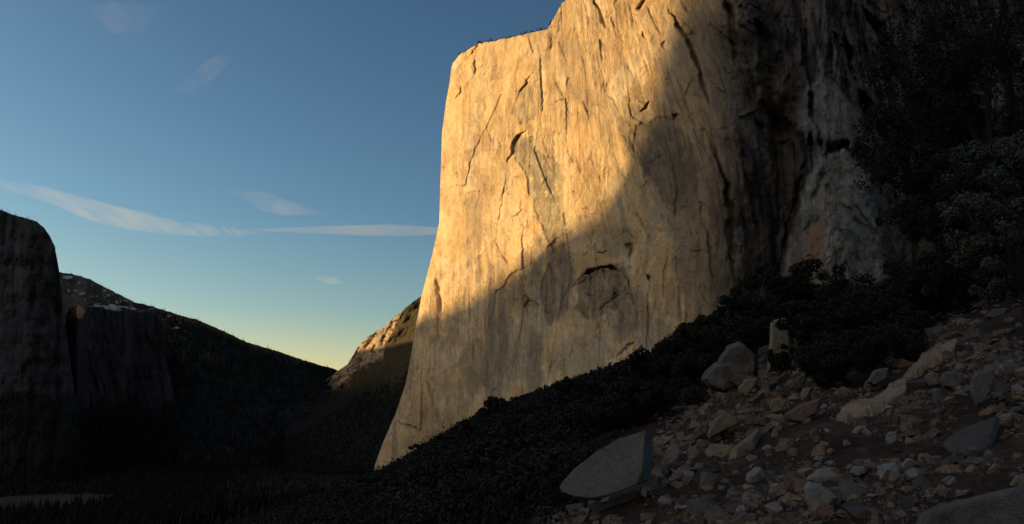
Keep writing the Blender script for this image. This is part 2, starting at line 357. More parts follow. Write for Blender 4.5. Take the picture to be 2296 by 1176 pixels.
hx = px + lean; wz = 11 * fbm(px / 160, py / 240, o=2, s=77)
rt = ss(1590, 1700, px)
D += 4 * ridg((hx + wz) / 85, py / 480, o=2, s=1)
D += 0.8 * ridg((hx + wz) / 24, py / 230, o=3, s=5) * ss(-.2, .4, fbm(px / 130, py / 130, o=2, s=6))
D += 0.5 * fbm(px / 9, py / 26, o=4, s=8)
D += 0.7 * ridg(px / 30 + py / 60, py / 34, o=4, s=15) * ss(0.05, 0.35, fbm(px / 120, py / 150, o=2, s=31))
bm_ = 1 - .8 * ss(6, -8, np.minimum(polyd(px, py, BUT, 5, 5), polyd(px, py, UPB, 5, 6)))
D += rt * bm_ * (34 * ridg((hx + 1.5 * wz) / 120, py / 420, o=2, s=61) + 15 * ridg((hx + wz) / 42, py / 190, o=3, s=62) + 6 * ridg((hx + py * .25) / 17, py / 70, o=3, s=63))
for sc_, am, sd_, rot_, asp in ((120, 5.5, 301, 6, 3.0), (70, 3.6, 311, -24, 2.4), (44, 2.6, 321, 20, 2.6), (30, 1.8, 331, -32, 2.2), (20, 1.3, 341, 12, 2.2), (12, 0.8, 351, -15, 1.8)):   # exfoliating plates with sharp edges, in several directions
    ca_, sa_ = math.cos(R(rot_)), math.sin(R(rot_)); u_ = (hx + .5 * px * 0) * ca_ + py * sa_; v_ = -hx * sa_ + py * ca_
    wx = 0.5 * sc_ * fbm(px / sc_, py / (1.6 * sc_), o=4, s=sd_ + 5)
    f = vn((u_ + wx) / sc_, (v_ + wx) / (sc_ * asp), 0, sd_) + 0.35 * vn(u_ / (0.35 * sc_), v_ / (0.7 * sc_), 0, sd_ + 1)
    mk_ = ss(-.25, .25, fbm(px / (2.2 * sc_) + 9, py / (2.2 * sc_), o=2, s=sd_ + 2))
    for q_ in (-0.28, 0.0, 0.28):
        D += 0.26 * am * (1 + 2.6 * rt) * mk_ * ss(-0.03, 0.03, f - q_)
    D += 0.4 * am * ss(.15, .5, fbm(px / (1.5 * sc_), py / (2 * sc_), o=2, s=sd_ + 3)) * np.exp(-((f - .12) / (.05 * min(2.0, 40 / sc_))) ** 2)
def facets(u, v, su, sv, off, slope, seed):
    """flat joint-bounded faces, each with its own set-back and tilt"""
    gu, gv = u / su, v / sv; iu, iv = np.floor(gu), np.floor(gv); best = np.full(u.shape, 1e9); out = np.zeros(u.shape)
    for a in (-1, 0, 1):
        for b in (-1, 0, 1):
            ci, cj = iu + a, iv + b; z0 = 0 * ci; cu, cv = ci + _h(ci, cj, z0, seed), cj + _h(ci, cj, z0, seed + 1)
            d_ = (gu - cu) ** 2 + (gv - cv) ** 2; h1, h2, h3 = _h(ci, cj, z0, seed + 2) - .5, _h(ci, cj, z0, seed + 3) - .5, _h(ci, cj, z0, seed + 4) - .5
            o_ = off * h1 + slope * (h2 * (gu - cu) * su + .4 * h3 * (gv - cv) * sv); m = d_ < best; best = np.where(m, d_, best); out = np.where(m, o_, out)
    return out
fw = 7 * fbm(px / 30, py / 45, o=4, s=601)
D += (.35 + .65 * bm_) * (1 + .8 * rt) * facets(hx + .12 * py + fw, py - .2 * hx + 2 * fw, 62, 210, 2.9, .13, 610)
D += (.35 + .65 * bm_) * (1 + 1.0 * rt) * facets(hx - .18 * py + fw, py + .3 * hx + 2 * fw, 27, 95, 1.3, .14, 620)
D += (.35 + .65 * bm_) * (1 + 1.2 * rt) * facets(hx + .05 * py + .6 * fw, py + fw, 12, 40, .7, .12, 630) * ss(-.15, .2, fbm(px / 90, py / 120, o=2, s=640))
for pts, wd, dep in [
    ([(1184, 288), (1168, 303), (1153, 322), (1147, 345), (1140, 368)], 4.5, 14), ([(1140, 372), (1128, 440), (1118, 500), (1108, 560)], 2, 4), ([(1212, 120), (1213, 190), (1220, 240)], 3, 6),
    ([(1190, 172), (1176, 190), (1162, 208)], 5, 9), ([(978, 600), (985, 640), (987, 705)], 6, 18), ([(1186, 674), (1175, 692)], 4, 10),
    ([(1306, 618), (1325, 606), (1345, 599), (1368, 598), (1396, 611)], 3.6, 30), ([(1306, 618), (1286, 640), (1262, 668)], 2.5, 5), ([(1394, 608), (1409, 632), (1425, 690)], 2.5, 6), ([(1300, 695), (1322, 716), (1350, 722)], 2, 4), ([(1334, 704), (1372, 672), (1404, 652), (1440, 640)], 2, 4), ([(1312, 660), (1338, 668)], 2, 4), ([(1376, 640), (1380, 690)], 2, 6), ([(1322, 610), (1326, 640)], 2, 8), ([(1352, 602), (1358, 632)], 2, 8), ([(1336, 566), (1350, 570), (1364, 566)], 2, 12), ([(1398, 552), (1414, 556), (1410, 575)], 3.5, 16),
    ([(1450, 615), (1458, 632)], 4, 14), ([(1382, 800), (1408, 778), (1424, 768)], 3, 12), ([(1486, 778), (1498, 782)], 4, 10),
    ([(1434, 250), (1446, 240), (1454, 228)], 4, 17), ([(1428, 18), (1450, 2)], 5, 18), ([(1480, 105), (1491, 96)], 4, 15), ([(1440, 70), (1448, 92)], 2.5, 10), 
    ([(1328, -10), (1345, 30), (1360, 70)], 4, 12), ([(1498, 15), (1515, 50), (1538, 85), (1562, 145), (1578, 200), (1590, 240)], 5, 20),
    ([(1510, 258), (1516, 268)], 4, 14), ([(1018, 222), (1032, 206), (1030, 190)], 3, 8), ([(1065, 130), (1066, 170)], 3, 7),
    ([(1620, -20), (1640, 60), (1648, 150)], 8, 24), ([(1700, 40), (1722, 150), (1728, 260), (1745, 380), (1750, 480)], 18, 44), ([(1590, 300), (1625, 420), (1640, 560), (1650, 640)], 8, 22),
    ([(1880, 60), (1905, 150), (1940, 240), (1985, 320)], 10, 36), ([(1800, 60), (1808, 130), (1825, 260), (1850, 330)], 9, 26), ([(1930, 20), (2000, 150), (2040, 260)], 12, 34),
    ([(1785, 300), (1820, 335)], 10, 26), ([(1810, 330), (1790, 430), (1765, 520), (1748, 600)], 7, 26), ([(1960, 455), (1985, 520), (2010, 580)], 12, 28), ([(1815, 570), (1800, 590)], 4, 12),
    ([(1690, 250), (1705, 330), (1712, 420)], 9, 26), ([(1660, 330), (1680, 460), (1690, 600)], 7, 18), ([(1560, 420), (1585, 520), (1600, 640)], 5, 9)]:
    stroke(D, px, py, pts, wd, dep)
for pts, wd, dep in [([(1545, 250), (1570, 300), (1590, 360)], 9, -14), ([(1655, 255), (1700, 240), (1724, 255)], 9, -20), ([(1840, 330), (1810, 420), (1790, 520)], 22, -26), ([(1868, 60), (1890, 110)], 8, -16), ([(1330, 700), (1350, 678), (1375, 655), (1410, 645)], 2.5, -4), ([(1230, 65), (1215, 110)], 9, -10)]:
    stroke(D, px, py, pts, wd, dep)
# the heart: a scooped hollow under an arched roof
hk = np.hypot((px - 1345) / 66, (py - 655) / 62); D += 8 * ss(1.08, 0.7, hk + .35 * fbm(px / 26, py / 26, o=3, s=47)) * ss(596, 612, py + 0.04 * (px - 1345))
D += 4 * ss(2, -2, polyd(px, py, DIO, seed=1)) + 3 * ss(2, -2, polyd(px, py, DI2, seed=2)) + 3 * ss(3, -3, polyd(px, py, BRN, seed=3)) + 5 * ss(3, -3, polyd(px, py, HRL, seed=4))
pb = polyd(px, py, BUT, 6, 5); D += -46 * ss(5, -14, pb) - 22 * ss(5, -10, polyd(px, py, UPB, 6, 6))
edge = px - np.interp(py, [p[0] for p in Lw], [p[1] for p in Lw])
D *= 0.25 + 0.75 * ss(0, 30, edge)
topd = py - np.interp(px, [p[0] for p in Tw], [p[1] for p in Tw])
jit = (2.8 * fbm(px / 5.0, py / 30, o=3, s=60) * np.exp(-np.maximum(topd, 0) / 6))
P = at(px, py + jit, D0 + D)
C = np.zeros(px.shape + (3,)); C[:] = (0.74, 0.515, 0.262)
g = fbm(px / 120 + 3, py / 260, o=4, s=21)[..., None]
C = C * (1 + 0.26 * g) + np.array([0.03, 0.0, -0.03]) * fbm(px / 60, py / 200, o=4, s=23)[..., None]
stn_shade = (0.8 * ss(0.12, 0.42, fbm((hx + wz) / 26, py / 420, o=4, s=24)) * (0.5 + 0.5 * ss(350, 650, py)))[..., None]  # stain streaks, stronger downward to put the lower wall's shade into the colour
C = C * (1 - stn_shade) + np.array([0.36, 0.28, 0.20]) * stn_shade
lt = (0.5 * ss(0.25, 0.5, fbm((hx + wz) / 16, py / 300, o=4, s=27)))[..., None]
C = C * (1 - lt) + np.array([0.78, 0.62, 0.40]) * lt
fan = (0.6 * ss(.05, .35, fbm((hx + .3 * wz) / 5.5, py / 240, o=3, s=461)) * ss(1.15, .7, np.hypot((px - 1290) / 95, (py - 130) / 170)))[..., None]; C = C * (1 - fan) + np.array([.40, .28, .165]) * fan
bl = (.55 * ss(.12, .3, fbm(px / 38 + 7, py / 55, o=5, s=463, g=.6)))[..., None]; C = C * (1 - bl) + np.array([.50, .37, .225]) * bl
bl = (.5 * ss(.15, .3, fbm(px / 30 + 17, py / 60, o=5, s=467, g=.6)))[..., None]; C = C * (1 - bl) + np.array([.86, .69, .45]) * bl
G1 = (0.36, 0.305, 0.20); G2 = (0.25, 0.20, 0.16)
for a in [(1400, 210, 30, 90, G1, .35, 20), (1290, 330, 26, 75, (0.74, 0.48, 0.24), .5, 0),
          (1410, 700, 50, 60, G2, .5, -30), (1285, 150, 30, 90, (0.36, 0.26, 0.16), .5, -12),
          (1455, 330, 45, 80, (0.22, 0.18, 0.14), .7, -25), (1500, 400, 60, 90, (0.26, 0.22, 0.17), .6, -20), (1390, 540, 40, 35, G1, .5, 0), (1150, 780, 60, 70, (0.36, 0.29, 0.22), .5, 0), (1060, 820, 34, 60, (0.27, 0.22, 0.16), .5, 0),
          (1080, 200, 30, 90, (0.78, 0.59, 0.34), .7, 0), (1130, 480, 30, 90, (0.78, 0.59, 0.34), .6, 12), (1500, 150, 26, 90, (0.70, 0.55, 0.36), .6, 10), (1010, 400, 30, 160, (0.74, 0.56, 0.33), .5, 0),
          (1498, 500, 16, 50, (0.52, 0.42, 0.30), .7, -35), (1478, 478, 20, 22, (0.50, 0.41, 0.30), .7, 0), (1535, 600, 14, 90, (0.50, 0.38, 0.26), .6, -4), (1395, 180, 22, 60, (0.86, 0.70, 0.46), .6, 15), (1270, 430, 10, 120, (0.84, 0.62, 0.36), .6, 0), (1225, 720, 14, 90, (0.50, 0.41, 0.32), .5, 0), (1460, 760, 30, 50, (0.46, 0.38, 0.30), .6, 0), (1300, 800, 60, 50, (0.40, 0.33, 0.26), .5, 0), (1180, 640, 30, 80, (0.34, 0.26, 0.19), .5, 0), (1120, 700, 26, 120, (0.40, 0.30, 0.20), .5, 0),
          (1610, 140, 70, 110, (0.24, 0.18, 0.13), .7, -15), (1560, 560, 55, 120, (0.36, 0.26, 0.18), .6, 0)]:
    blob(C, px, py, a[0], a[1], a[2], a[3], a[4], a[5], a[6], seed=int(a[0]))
kb = (0.75 * ss(1400, 1600, px + 20 * fbm(px / 40, py / 90, o=4, s=44) + .12 * (py - 300) * -1))[..., None]; C = C * (1 - kb) + np.array([0.30, 0.215, 0.15]) * (1 + .3 * fbm((hx + wz) / 12, py / 160, o=3, s=46)[..., None]) * kb  # deeper shade towards the right, put into the rock as a darker brown
# dark diorite east side, shade and vignette put into its colour; grey buttress
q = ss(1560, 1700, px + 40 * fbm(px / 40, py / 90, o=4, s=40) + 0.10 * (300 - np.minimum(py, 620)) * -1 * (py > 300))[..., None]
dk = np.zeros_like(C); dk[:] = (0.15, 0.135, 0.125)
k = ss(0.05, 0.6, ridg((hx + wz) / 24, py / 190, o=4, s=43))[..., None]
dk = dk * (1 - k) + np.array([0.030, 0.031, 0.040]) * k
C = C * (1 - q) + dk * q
for a in [(1850, 270, 50, 80, (0.12, 0.12, 0.122), .8, -20), (1830, 570, 22, 60, (0.26, 0.165, 0.10), .8, 6), (1835, 470, 10, 70, (0.22, 0.16, 0.14), .6, 10), (1900, 560, 40, 50, (0.18, 0.155, 0.13), .8, 0),
          (1990, 560, 40, 60, (0.13, 0.12, 0.11), .7, -15), (1920, 430, 26, 60, (0.19, 0.175, 0.16), .7, 0), (1800, 180, 30, 60, (0.045, 0.043, 0.048), .5, 10), (1885, 90, 16, 50, (0.08, 0.066, 0.058), .7, -20), (1660, 620, 50, 60, (0.13, 0.11, 0.095), .7, 0), (1690, 130, 20, 90, (0.07, 0.058, 0.05), .6, 5), (1610, 640, 30, 70, (0.24, 0.18, 0.13), .6, 0)]:
    blob(C, px, py, a[0], a[1], a[2], a[3], a[4], a[5], a[6], seed=int(a[0]))
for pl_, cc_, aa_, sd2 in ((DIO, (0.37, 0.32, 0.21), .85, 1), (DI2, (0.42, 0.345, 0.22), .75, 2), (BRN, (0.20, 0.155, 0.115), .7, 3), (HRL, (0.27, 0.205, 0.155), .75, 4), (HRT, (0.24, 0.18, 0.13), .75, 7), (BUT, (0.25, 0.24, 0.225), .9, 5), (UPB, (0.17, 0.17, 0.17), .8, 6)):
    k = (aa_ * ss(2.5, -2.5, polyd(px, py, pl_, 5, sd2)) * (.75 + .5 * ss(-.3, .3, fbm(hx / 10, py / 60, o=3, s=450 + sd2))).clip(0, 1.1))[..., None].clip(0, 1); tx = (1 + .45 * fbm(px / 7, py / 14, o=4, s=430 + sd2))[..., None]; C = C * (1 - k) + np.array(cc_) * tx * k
fk = (ss(.34, .42, fbm(px / 5, py / 9, o=3, s=440)) * ss(1, -3, polyd(px, py, DIO, 5, 1)) * ss(-.1, .3, fbm(px / 22, py / 40, o=3, s=441)))[..., None]; C = C * (1 + .8 * fk)
k = (ss(4, -4, polyd(px, py, [(1815, 500), (1845, 500), (1852, 640), (1800, 650)], 8, 8)) * .7)[..., None]; C = C * (1 - k) + np.array([.27, .165, .095]) * k
P2 = wrap(P, 500, 'L', 30); C2 = wrapc(C, 'L')
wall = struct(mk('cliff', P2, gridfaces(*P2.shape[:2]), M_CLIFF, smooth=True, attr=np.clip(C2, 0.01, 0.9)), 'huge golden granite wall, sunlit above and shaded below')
fl_ = np.stack([hx + wz, py, 0.3 * D], -1); fl_ = wrapc(fl_, 'L').reshape(-1, 3).astype(np.float32)
wall.data.attributes.new('flow', 'FLOAT_VECTOR', 'POINT').data.foreach_set('vector', fl_.ravel())
top_line = P[-1]

# ---- the far mountains
def mount(name, L, Rr, T, B, m, n, depth, relief, colour, label, side='B', back=400, mat=None):
    px, py = sheet_px(L, Rr, T, B, m, n)
    D = depth(px, py); D = D + relief(px, py)
    topd = py - ip(px, T)
    P = at(px, py + 1.6 * fbm(px / 7.0, py / 30, o=3, s=61) * np.exp(-np.maximum(topd, 0) / 8), D)
    C = colour(px, py)
    P2 = wrap(P, back, side, 30); C2 = wrapc(C, side)
    return struct(mk(name, P2, gridfaces(*P2.shape[:2]), mat or M_FAR, smooth=True, attr=np.clip(C2, 0.005, 0.9)), label), P
def base(px, c):
    C = np.zeros(px.shape + (3,)); C[:] = c; return C
FORG = (0.008, 0.010, 0.009)
def colA(px, py):
    C = base(px, (0.058, 0.060, 0.070)) * (1 + 0.35 * fbm(px / 22, py / 90, o=4, s=70)[..., None])
    k = (ss(0.0, 0.4, ridg(px / 20, py / 110, o=4, s=71)) * 0.7)[..., None]; C = C * (1 - k) + np.array([0.025, 0.027, 0.035]) * k
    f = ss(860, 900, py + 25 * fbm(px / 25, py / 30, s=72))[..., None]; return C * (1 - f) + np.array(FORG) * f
TA = [(-600, 960), (-320, 860), (-180, 640), (-90, 520), (-30, 470), (0, 470), (18, 478), (60, 490), (82, 497), (100, 512), (112, 530), (122, 550), (128, 572), (132, 600), (140, 620)]
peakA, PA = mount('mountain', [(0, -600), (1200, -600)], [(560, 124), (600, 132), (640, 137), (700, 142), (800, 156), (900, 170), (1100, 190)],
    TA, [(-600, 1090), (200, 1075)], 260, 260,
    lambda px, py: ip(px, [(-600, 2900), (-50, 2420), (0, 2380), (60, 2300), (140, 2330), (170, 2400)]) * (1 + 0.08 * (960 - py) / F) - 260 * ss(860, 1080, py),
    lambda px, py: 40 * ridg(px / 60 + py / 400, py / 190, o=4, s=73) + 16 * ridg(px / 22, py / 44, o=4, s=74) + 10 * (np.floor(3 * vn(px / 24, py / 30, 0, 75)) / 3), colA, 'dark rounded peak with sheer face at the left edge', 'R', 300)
def colB(px, py):
    C = base(px, (0.046, 0.042, 0.048)) * (1 + 0.4 * fbm(px / 22, py / 90, o=4, s=80)[..., None])
    k = (ss(0.05, 0.4, ridg(px / 18, py / 110, o=4, s=81)) * 0.7)[..., None]; C = C * (1 - k) + np.array([0.02, 0.022, 0.03]) * k
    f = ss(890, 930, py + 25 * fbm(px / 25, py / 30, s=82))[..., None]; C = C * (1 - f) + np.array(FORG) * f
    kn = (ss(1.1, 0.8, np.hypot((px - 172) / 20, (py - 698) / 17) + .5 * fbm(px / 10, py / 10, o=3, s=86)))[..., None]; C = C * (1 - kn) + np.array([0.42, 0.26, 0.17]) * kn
    sn = (ss(703, 690, py) * ss(0.12, 0.3, fbm(px / 12, py / 3, o=3, s=83) + 0.35 * ss(696, 688, py)) * ss(195, 215, px) * 1.0)[..., None]
    return C * (1 - sn) + np.array([0.55, 0.58, 0.62]) * sn
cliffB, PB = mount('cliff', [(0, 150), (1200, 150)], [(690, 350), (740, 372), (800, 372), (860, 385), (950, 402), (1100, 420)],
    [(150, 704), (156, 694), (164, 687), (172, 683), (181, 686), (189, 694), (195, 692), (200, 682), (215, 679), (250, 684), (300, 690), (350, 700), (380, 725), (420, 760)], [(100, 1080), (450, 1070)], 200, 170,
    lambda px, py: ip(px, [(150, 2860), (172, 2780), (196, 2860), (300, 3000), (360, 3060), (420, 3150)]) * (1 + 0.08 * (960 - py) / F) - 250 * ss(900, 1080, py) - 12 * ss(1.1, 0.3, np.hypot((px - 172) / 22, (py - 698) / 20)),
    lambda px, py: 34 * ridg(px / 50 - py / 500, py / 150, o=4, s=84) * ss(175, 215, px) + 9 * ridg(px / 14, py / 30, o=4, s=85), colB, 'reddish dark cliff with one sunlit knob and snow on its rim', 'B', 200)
def colC(px, py):
    C = base(px, (0.022, 0.026, 0.026)) * (1 + 0.5 * fbm(px / 22, py / 22, o=4, s=90)[..., None])
    rk = (ss(0.12, 0.35, fbm(px / 30, py / 40, o=4, s=91)) * ss(560, 430, px) * ss(900, 820, py))[..., None]; C = C * (1 - rk) + np.array([0.07, 0.065, 0.062]) * rk
    d = py - ip(px, TC)
    br = (ss(16, 4, d) * ss(250, 420, px) * ss(760, 600, px) * 0.7)[..., None]; C = C * (1 - br) + np.array([0.10, 0.065, 0.045]) * br
    sn = (ss(0.42, 0.55, fbm(px / 9, py / 4, o=3, s=93)) * ss(60, 30, d) * ss(450, 380, px) * ss(3, 7, d))[..., None]
    sp = ss(1, .7, np.hypot((px - 152) / 13, (py - 622) / 4))[..., None]; sn = np.maximum(sn, sp)
    return C * (1 - sn) + np.array([0.5, 0.53, 0.58]) * sn
TC = [(60, 590), (136, 611), (160, 614), (200, 626), (250, 652), (300, 677), (350, 690), (400, 706), (450, 720), (500, 742), (530, 757), (560, 770), (600, 781), (640, 794), (680, 808), (720, 820), (748, 827), (800, 850), (900, 890)]
ridgeC, PC = mount('mountain_ridge', [(0, 60), (1200, 60)], [(0, 900), (1200, 900)], TC, [(60, 1060), (900, 1050)], 200, 380,
    lambda px, py: ip(px, [(60, 5200), (136, 4700), (250, 3700), (300, 3420), (450, 3450), (600, 3650), (745, 3900), (900, 4300)]) * (1 + 0.35 * (920 - py) / F) - 500 * ss(860, 1060, py),
    lambda px, py: 30 * ridg(px / 60, py / 80, o=5, s=94), colC, 'long dark wooded ridge falling right to the notch', 'B', 300)
TD = [(640, 940), (700, 885), (727, 855), (745, 842), (760, 830), (778, 818), (790, 800), (800, 782), (812, 768), (826, 756), (842, 746), (860, 735), (880, 716), (896, 704), (912, 688), (928, 676), (942, 666), (1000, 640), (1100, 600)]
def colD(px, py):
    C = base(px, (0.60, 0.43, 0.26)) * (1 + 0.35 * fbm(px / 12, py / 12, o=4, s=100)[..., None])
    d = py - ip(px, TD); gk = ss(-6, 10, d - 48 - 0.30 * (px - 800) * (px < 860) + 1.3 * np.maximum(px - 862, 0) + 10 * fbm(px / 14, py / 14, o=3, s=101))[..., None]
    C = C * (1 - gk) + np.array([0.085, 0.066, 0.030]) * gk  # olive slope, darkened so its colour carries the shadow below the crags
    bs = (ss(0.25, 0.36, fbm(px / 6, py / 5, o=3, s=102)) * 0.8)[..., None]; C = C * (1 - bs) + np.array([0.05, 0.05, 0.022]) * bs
    f = np.maximum(ss(835, 905, py + 14 * fbm(px / 14, py / 14, o=3, s=105)), ss(752, 728, px + .25 * (850 - py) + 8 * fbm(px / 8, py / 8, o=3, s=106)))[..., None]; return C * (1 - f) + np.array(FORG) * f  # forest tone also paints the hill's shade low down and at the left
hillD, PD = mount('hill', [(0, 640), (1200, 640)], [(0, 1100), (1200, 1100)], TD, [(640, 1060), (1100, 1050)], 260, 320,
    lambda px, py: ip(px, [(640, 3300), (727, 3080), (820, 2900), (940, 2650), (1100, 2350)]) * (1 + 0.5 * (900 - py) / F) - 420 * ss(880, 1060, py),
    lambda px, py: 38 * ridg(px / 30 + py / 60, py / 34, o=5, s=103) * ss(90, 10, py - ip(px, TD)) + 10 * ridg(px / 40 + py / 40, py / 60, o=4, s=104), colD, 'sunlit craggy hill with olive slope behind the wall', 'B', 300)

# ---- the peaks off to the left that keep the low sun from the valley: their crest follows from the edge of the shade on the wall
XR = -5500.0
edge_px = [(930, 722), (1000, 700), (1060, 662), (1120, 625), (1180, 582), (1215, 548), (1245, 522), (1275, 515), (1312, 488), (1352, 440), (1402, 366), (1428, 305), (1445, 272), (1482, 246), (1502, 185), (1522, 100), (1532, 30), (1552, -60), (1580, -160)]
crest = []
for a, b in edge_px:
    p = at(a, b, wdepth(a, b)); k = (p[0] - XR) / -sd[0]; q = p + sd * k; crest.append((q[1], q[2]))
ys = [c[0] for c in crest]
crest += [(min(ys) - 150, max(c[1] for c in crest) + 60), (-400, 1900), (-2500, 1600), (-6000, 900), (2780, 1750), (3130, 1750), (3280, 1060), (3370, 1060), (4300, 1900), (5600, 1700), (7000, 900), (9000, 300)]
for a, b in [(742, 846), (775, 828), (800, 818), (835, 812), (862, 800), (897, 786), (904, 850), (914, 885)]:
    p = at(a, b, ip(a, [(640, 3300), (727, 3080), (820, 2900), (940, 2650), (1100, 2350)]) * (1 + 0.5 * (900 - b) / F)); q = p + sd * ((p[0] - XR) / -sd[0]); crest.append((q[1], q[2])); print('crest', q[1], q[2])
yy = np.concatenate([np.linspace(-6000, 1500, 90), np.linspace(1510, 4000, 440), np.linspace(4050, 9000, 50)])
zc = ip(yy, crest) + 9 * fbm(yy / 45, 0 * yy, o=4, s=110)
xx = np.concatenate([np.linspace(-2500, -60, 50), [0], np.linspace(60, 2600, 50)])
YY, XX = np.meshgrid(yy, xx)
ZZ = zc[None] * 1.0 - np.abs(XX) * 0.95 + (30 * ridg(XX / 260, YY / 260, o=4, s=111)) * ss(0, 300, np.abs(XX))
ZZ = np.maximum(ZZ, VALLEY - 20)
PE = np.stack([XR + XX, YY, ZZ], -1)
struct(mk('mountain_range', PE, gridfaces(*XX.shape), M_FAR, smooth=True, attr=np.full(PE.shape, 0.09)), 'tall peaks left of the view that shade the valley')

#NEXT
# ------------------------------------------------------------------ plants
def tube(pts, rad, k=7):
    pts = [np.array(p, float) for p in pts]; V = []; Fs = []
    for i, (p, r_) in enumerate(zip(pts, rad)):
        d = pts[min(i + 1, len(pts) - 1)] - pts[max(i - 1, 0)]; d = d / np.linalg.norm(d)
        a = np.cross(d, (0.3, 1, 0.1)); a /= np.linalg.norm(a); b = np.cross(d, a)
        for j in range(k):
            t = 2 * math.pi * j / k; V.append(p + r_ * (a * math.cos(t) + b * math.sin(t)))
    for i in range(len(pts) - 1):
        for j in range(k): Fs.append((i * k + j, i * k + (j + 1) % k, (i + 1) * k + (j + 1) % k, (i + 1) * k + j))
    return V, Fs
def tubes(name, lst, mat, parent=None):
    V = []; Fs = []
    for p, r_ in lst:
        v_, f_ = tube(p, r_); o = len(V); V += v_; Fs += [tuple(i + o for i in q) for q in f_]
    return mk(name, V, Fs, mat, parent, smooth=True)
def leaves(C, nrm, size, g, elong=1.6):
    """small bent leaf quads at centres C facing roughly nrm"""
    n = len(C); a = g.normal(size=(n, 3)); a -= (a * nrm).sum(1, keepdims=True) * nrm * 0.8; a /= np.linalg.norm(a, axis=1, keepdims=True) + 1e-9
    b = np.cross(nrm, a); b /= np.linalg.norm(b, axis=1, keepdims=True) + 1e-9
    s_ = (size * g.uniform(0.6, 1.35, n))[:, None]
    V = np.stack([C - a * s_ * elong * .5, C + b * s_ * .5, C + a * s_ * elong * .5, C - b * s_ * .5], 1).reshape(-1, 3)
    return V, np.arange(4 * n).reshape(-1, 4)
def crown(cs, rs, n, leaf, g, flat=0.8):
    """leaf clumps: many leaf faces gathered on the outer part of each clump"""
    wts = rs ** 2 / (rs ** 2).sum(); idx = g.choice(len(cs), n, p=wts)
    d = g.normal(size=(n, 3)); d /= np.linalg.norm(d, axis=1, keepdims=True)
    rr = g.uniform(0.35, 1.0, n) ** 0.5; rr *= 1 + 0.25 * g.normal(size=n) * (g.random(n) < 0.25)
    Cc = cs[idx] + d * (rs[idx] * rr)[:, None] * np.array([1, 1, flat])
    nr = d * 0.9 + g.normal(size=(n, 3)) * 0.55 + np.array([0, 0, 0.25]); nr /= np.linalg.norm(nr, axis=1, keepdims=True)
    return leaves(Cc, nr, leaf, g)
def oak(label, seed, h=7.0, wd=6.0, n=7000, leaf=0.16, mat=None, nclump=46, low=0.12, group=None, name='oak_tree', loc=(0, 0, 0), trunk=True):
    g = np.random.default_rng(seed); root = tag(empty(name, loc), label, 'bush' if name == 'bush' else 'tree', group)
    cs = []; rs = []
    lob = [(g.uniform(-.28, .28) * wd, g.uniform(-.28, .28) * wd, h * g.uniform(.45, .8), g.uniform(.24, .36)) for _ in range(5)]
    for i in range(nclump):
        lx, ly, lz, lr = lob[i % 5]; d = g.normal(size=3); d /= np.linalg.norm(d)
        c_ = np.array([lx + d[0] * lr * wd, ly + d[1] * lr * wd, lz + d[2] * lr * h * 0.8]); c_[2] = max(c_[2], h * low)
        cs.append(c_); rs.append(wd * g.uniform(.055, .12))
    cs = np.array(cs); rs = np.array(rs); sc_ = h / (cs[:, 2] + rs).max(); cs[:, 2] *= sc_
    V, Fs = crown(cs, rs, n, leaf, g); mk('crown', V, Fs, mat or M_LEAF, root)
    tl = [([(0, 0, -0.8), (0.05 * wd, 0, h * .2), (0, 0.04 * wd, h * .4)], (h * .035, h * .026, h * .018))]
    for i in range(9):
        e_ = cs[g.integers(len(cs))]; tl.append(([(0.04 * wd, 0, h * .18 + h * .02 * i), e_ * np.array([.5, .5, .62]) + g.normal(size=3) * .03 * h, e_], (h * .017, h * .009, h * .003)))
    tubes('trunk', tl, M_BARK, root)
    return root
def conifer(label, seed, h=20.0, wd=5.0, lev=26, group=None, loc=(0, 0, 0), sparse=0.0, rich=1):
    g = np.random.default_rng(seed); root = tag(empty('pine_tree', loc), label, 'tree', group)
    V = []; Nn = 0
    for i in range(lev):
        f = i / (lev - 1); z = h * (0.10 + 0.88 * f); r_ = 0.5 * wd * (1 - f) ** 0.75 * g.uniform(.65, 1.15) + 0.02 * wd
        for j in range(7):
            if g.random() < sparse: continue
            t = g.uniform(0, 2 * math.pi); rr = r_ * g.uniform(.55, 1.1); d = np.array([math.cos(t), math.sin(t), 0]); s_ = np.array([-math.sin(t), math.cos(t), 0])
            for q in range(3 * rich):
                u0 = q / (3 * rich); u1 = (q + 1.25) / (3 * rich); w0 = 0.24 * rr * (1 - 0.55 * u0) * g.uniform(.6, 1.2)
                dz = lambda u: -0.22 * rr * u * u + 0.10 * rr * u
                a = d * rr * u0 + np.array([0, 0, z + dz(u0)]); b = d * rr * u1 + np.array([0, 0, z + dz(u1) + g.uniform(-.03, .03) * rr])
                m_ = (a + b) / 2; V += [a, m_ + s_ * w0 + np.array([0, 0, -.12 * rr * g.random()]), b, m_ - s_ * w0 + np.array([0, 0, -.12 * rr * g.random()])]
    V = np.array(V); mk('crown', V, np.arange(len(V)).reshape(-1, 4), M_NEEDLE, root)
    tubes('trunk', [([(0, 0, -1.5), (0, 0, h * .5), (0, 0, h * .98)], (h * .016, h * .009, h * .002))], M_BARK, root)
    return root
def put(src, used, loc, rz, sc, label=None):
    """first use moves the source itself, later ones copy it"""
    if src.name in used: o = dup(src, loc, rz, sc)
    else: o = src; o.location = Vector([float(x) for x in loc]); o.rotation_euler = (0, 0, rz); o.scale = sc; used.add(src.name)
    if label: o['label'] = label
    return o
used = set()
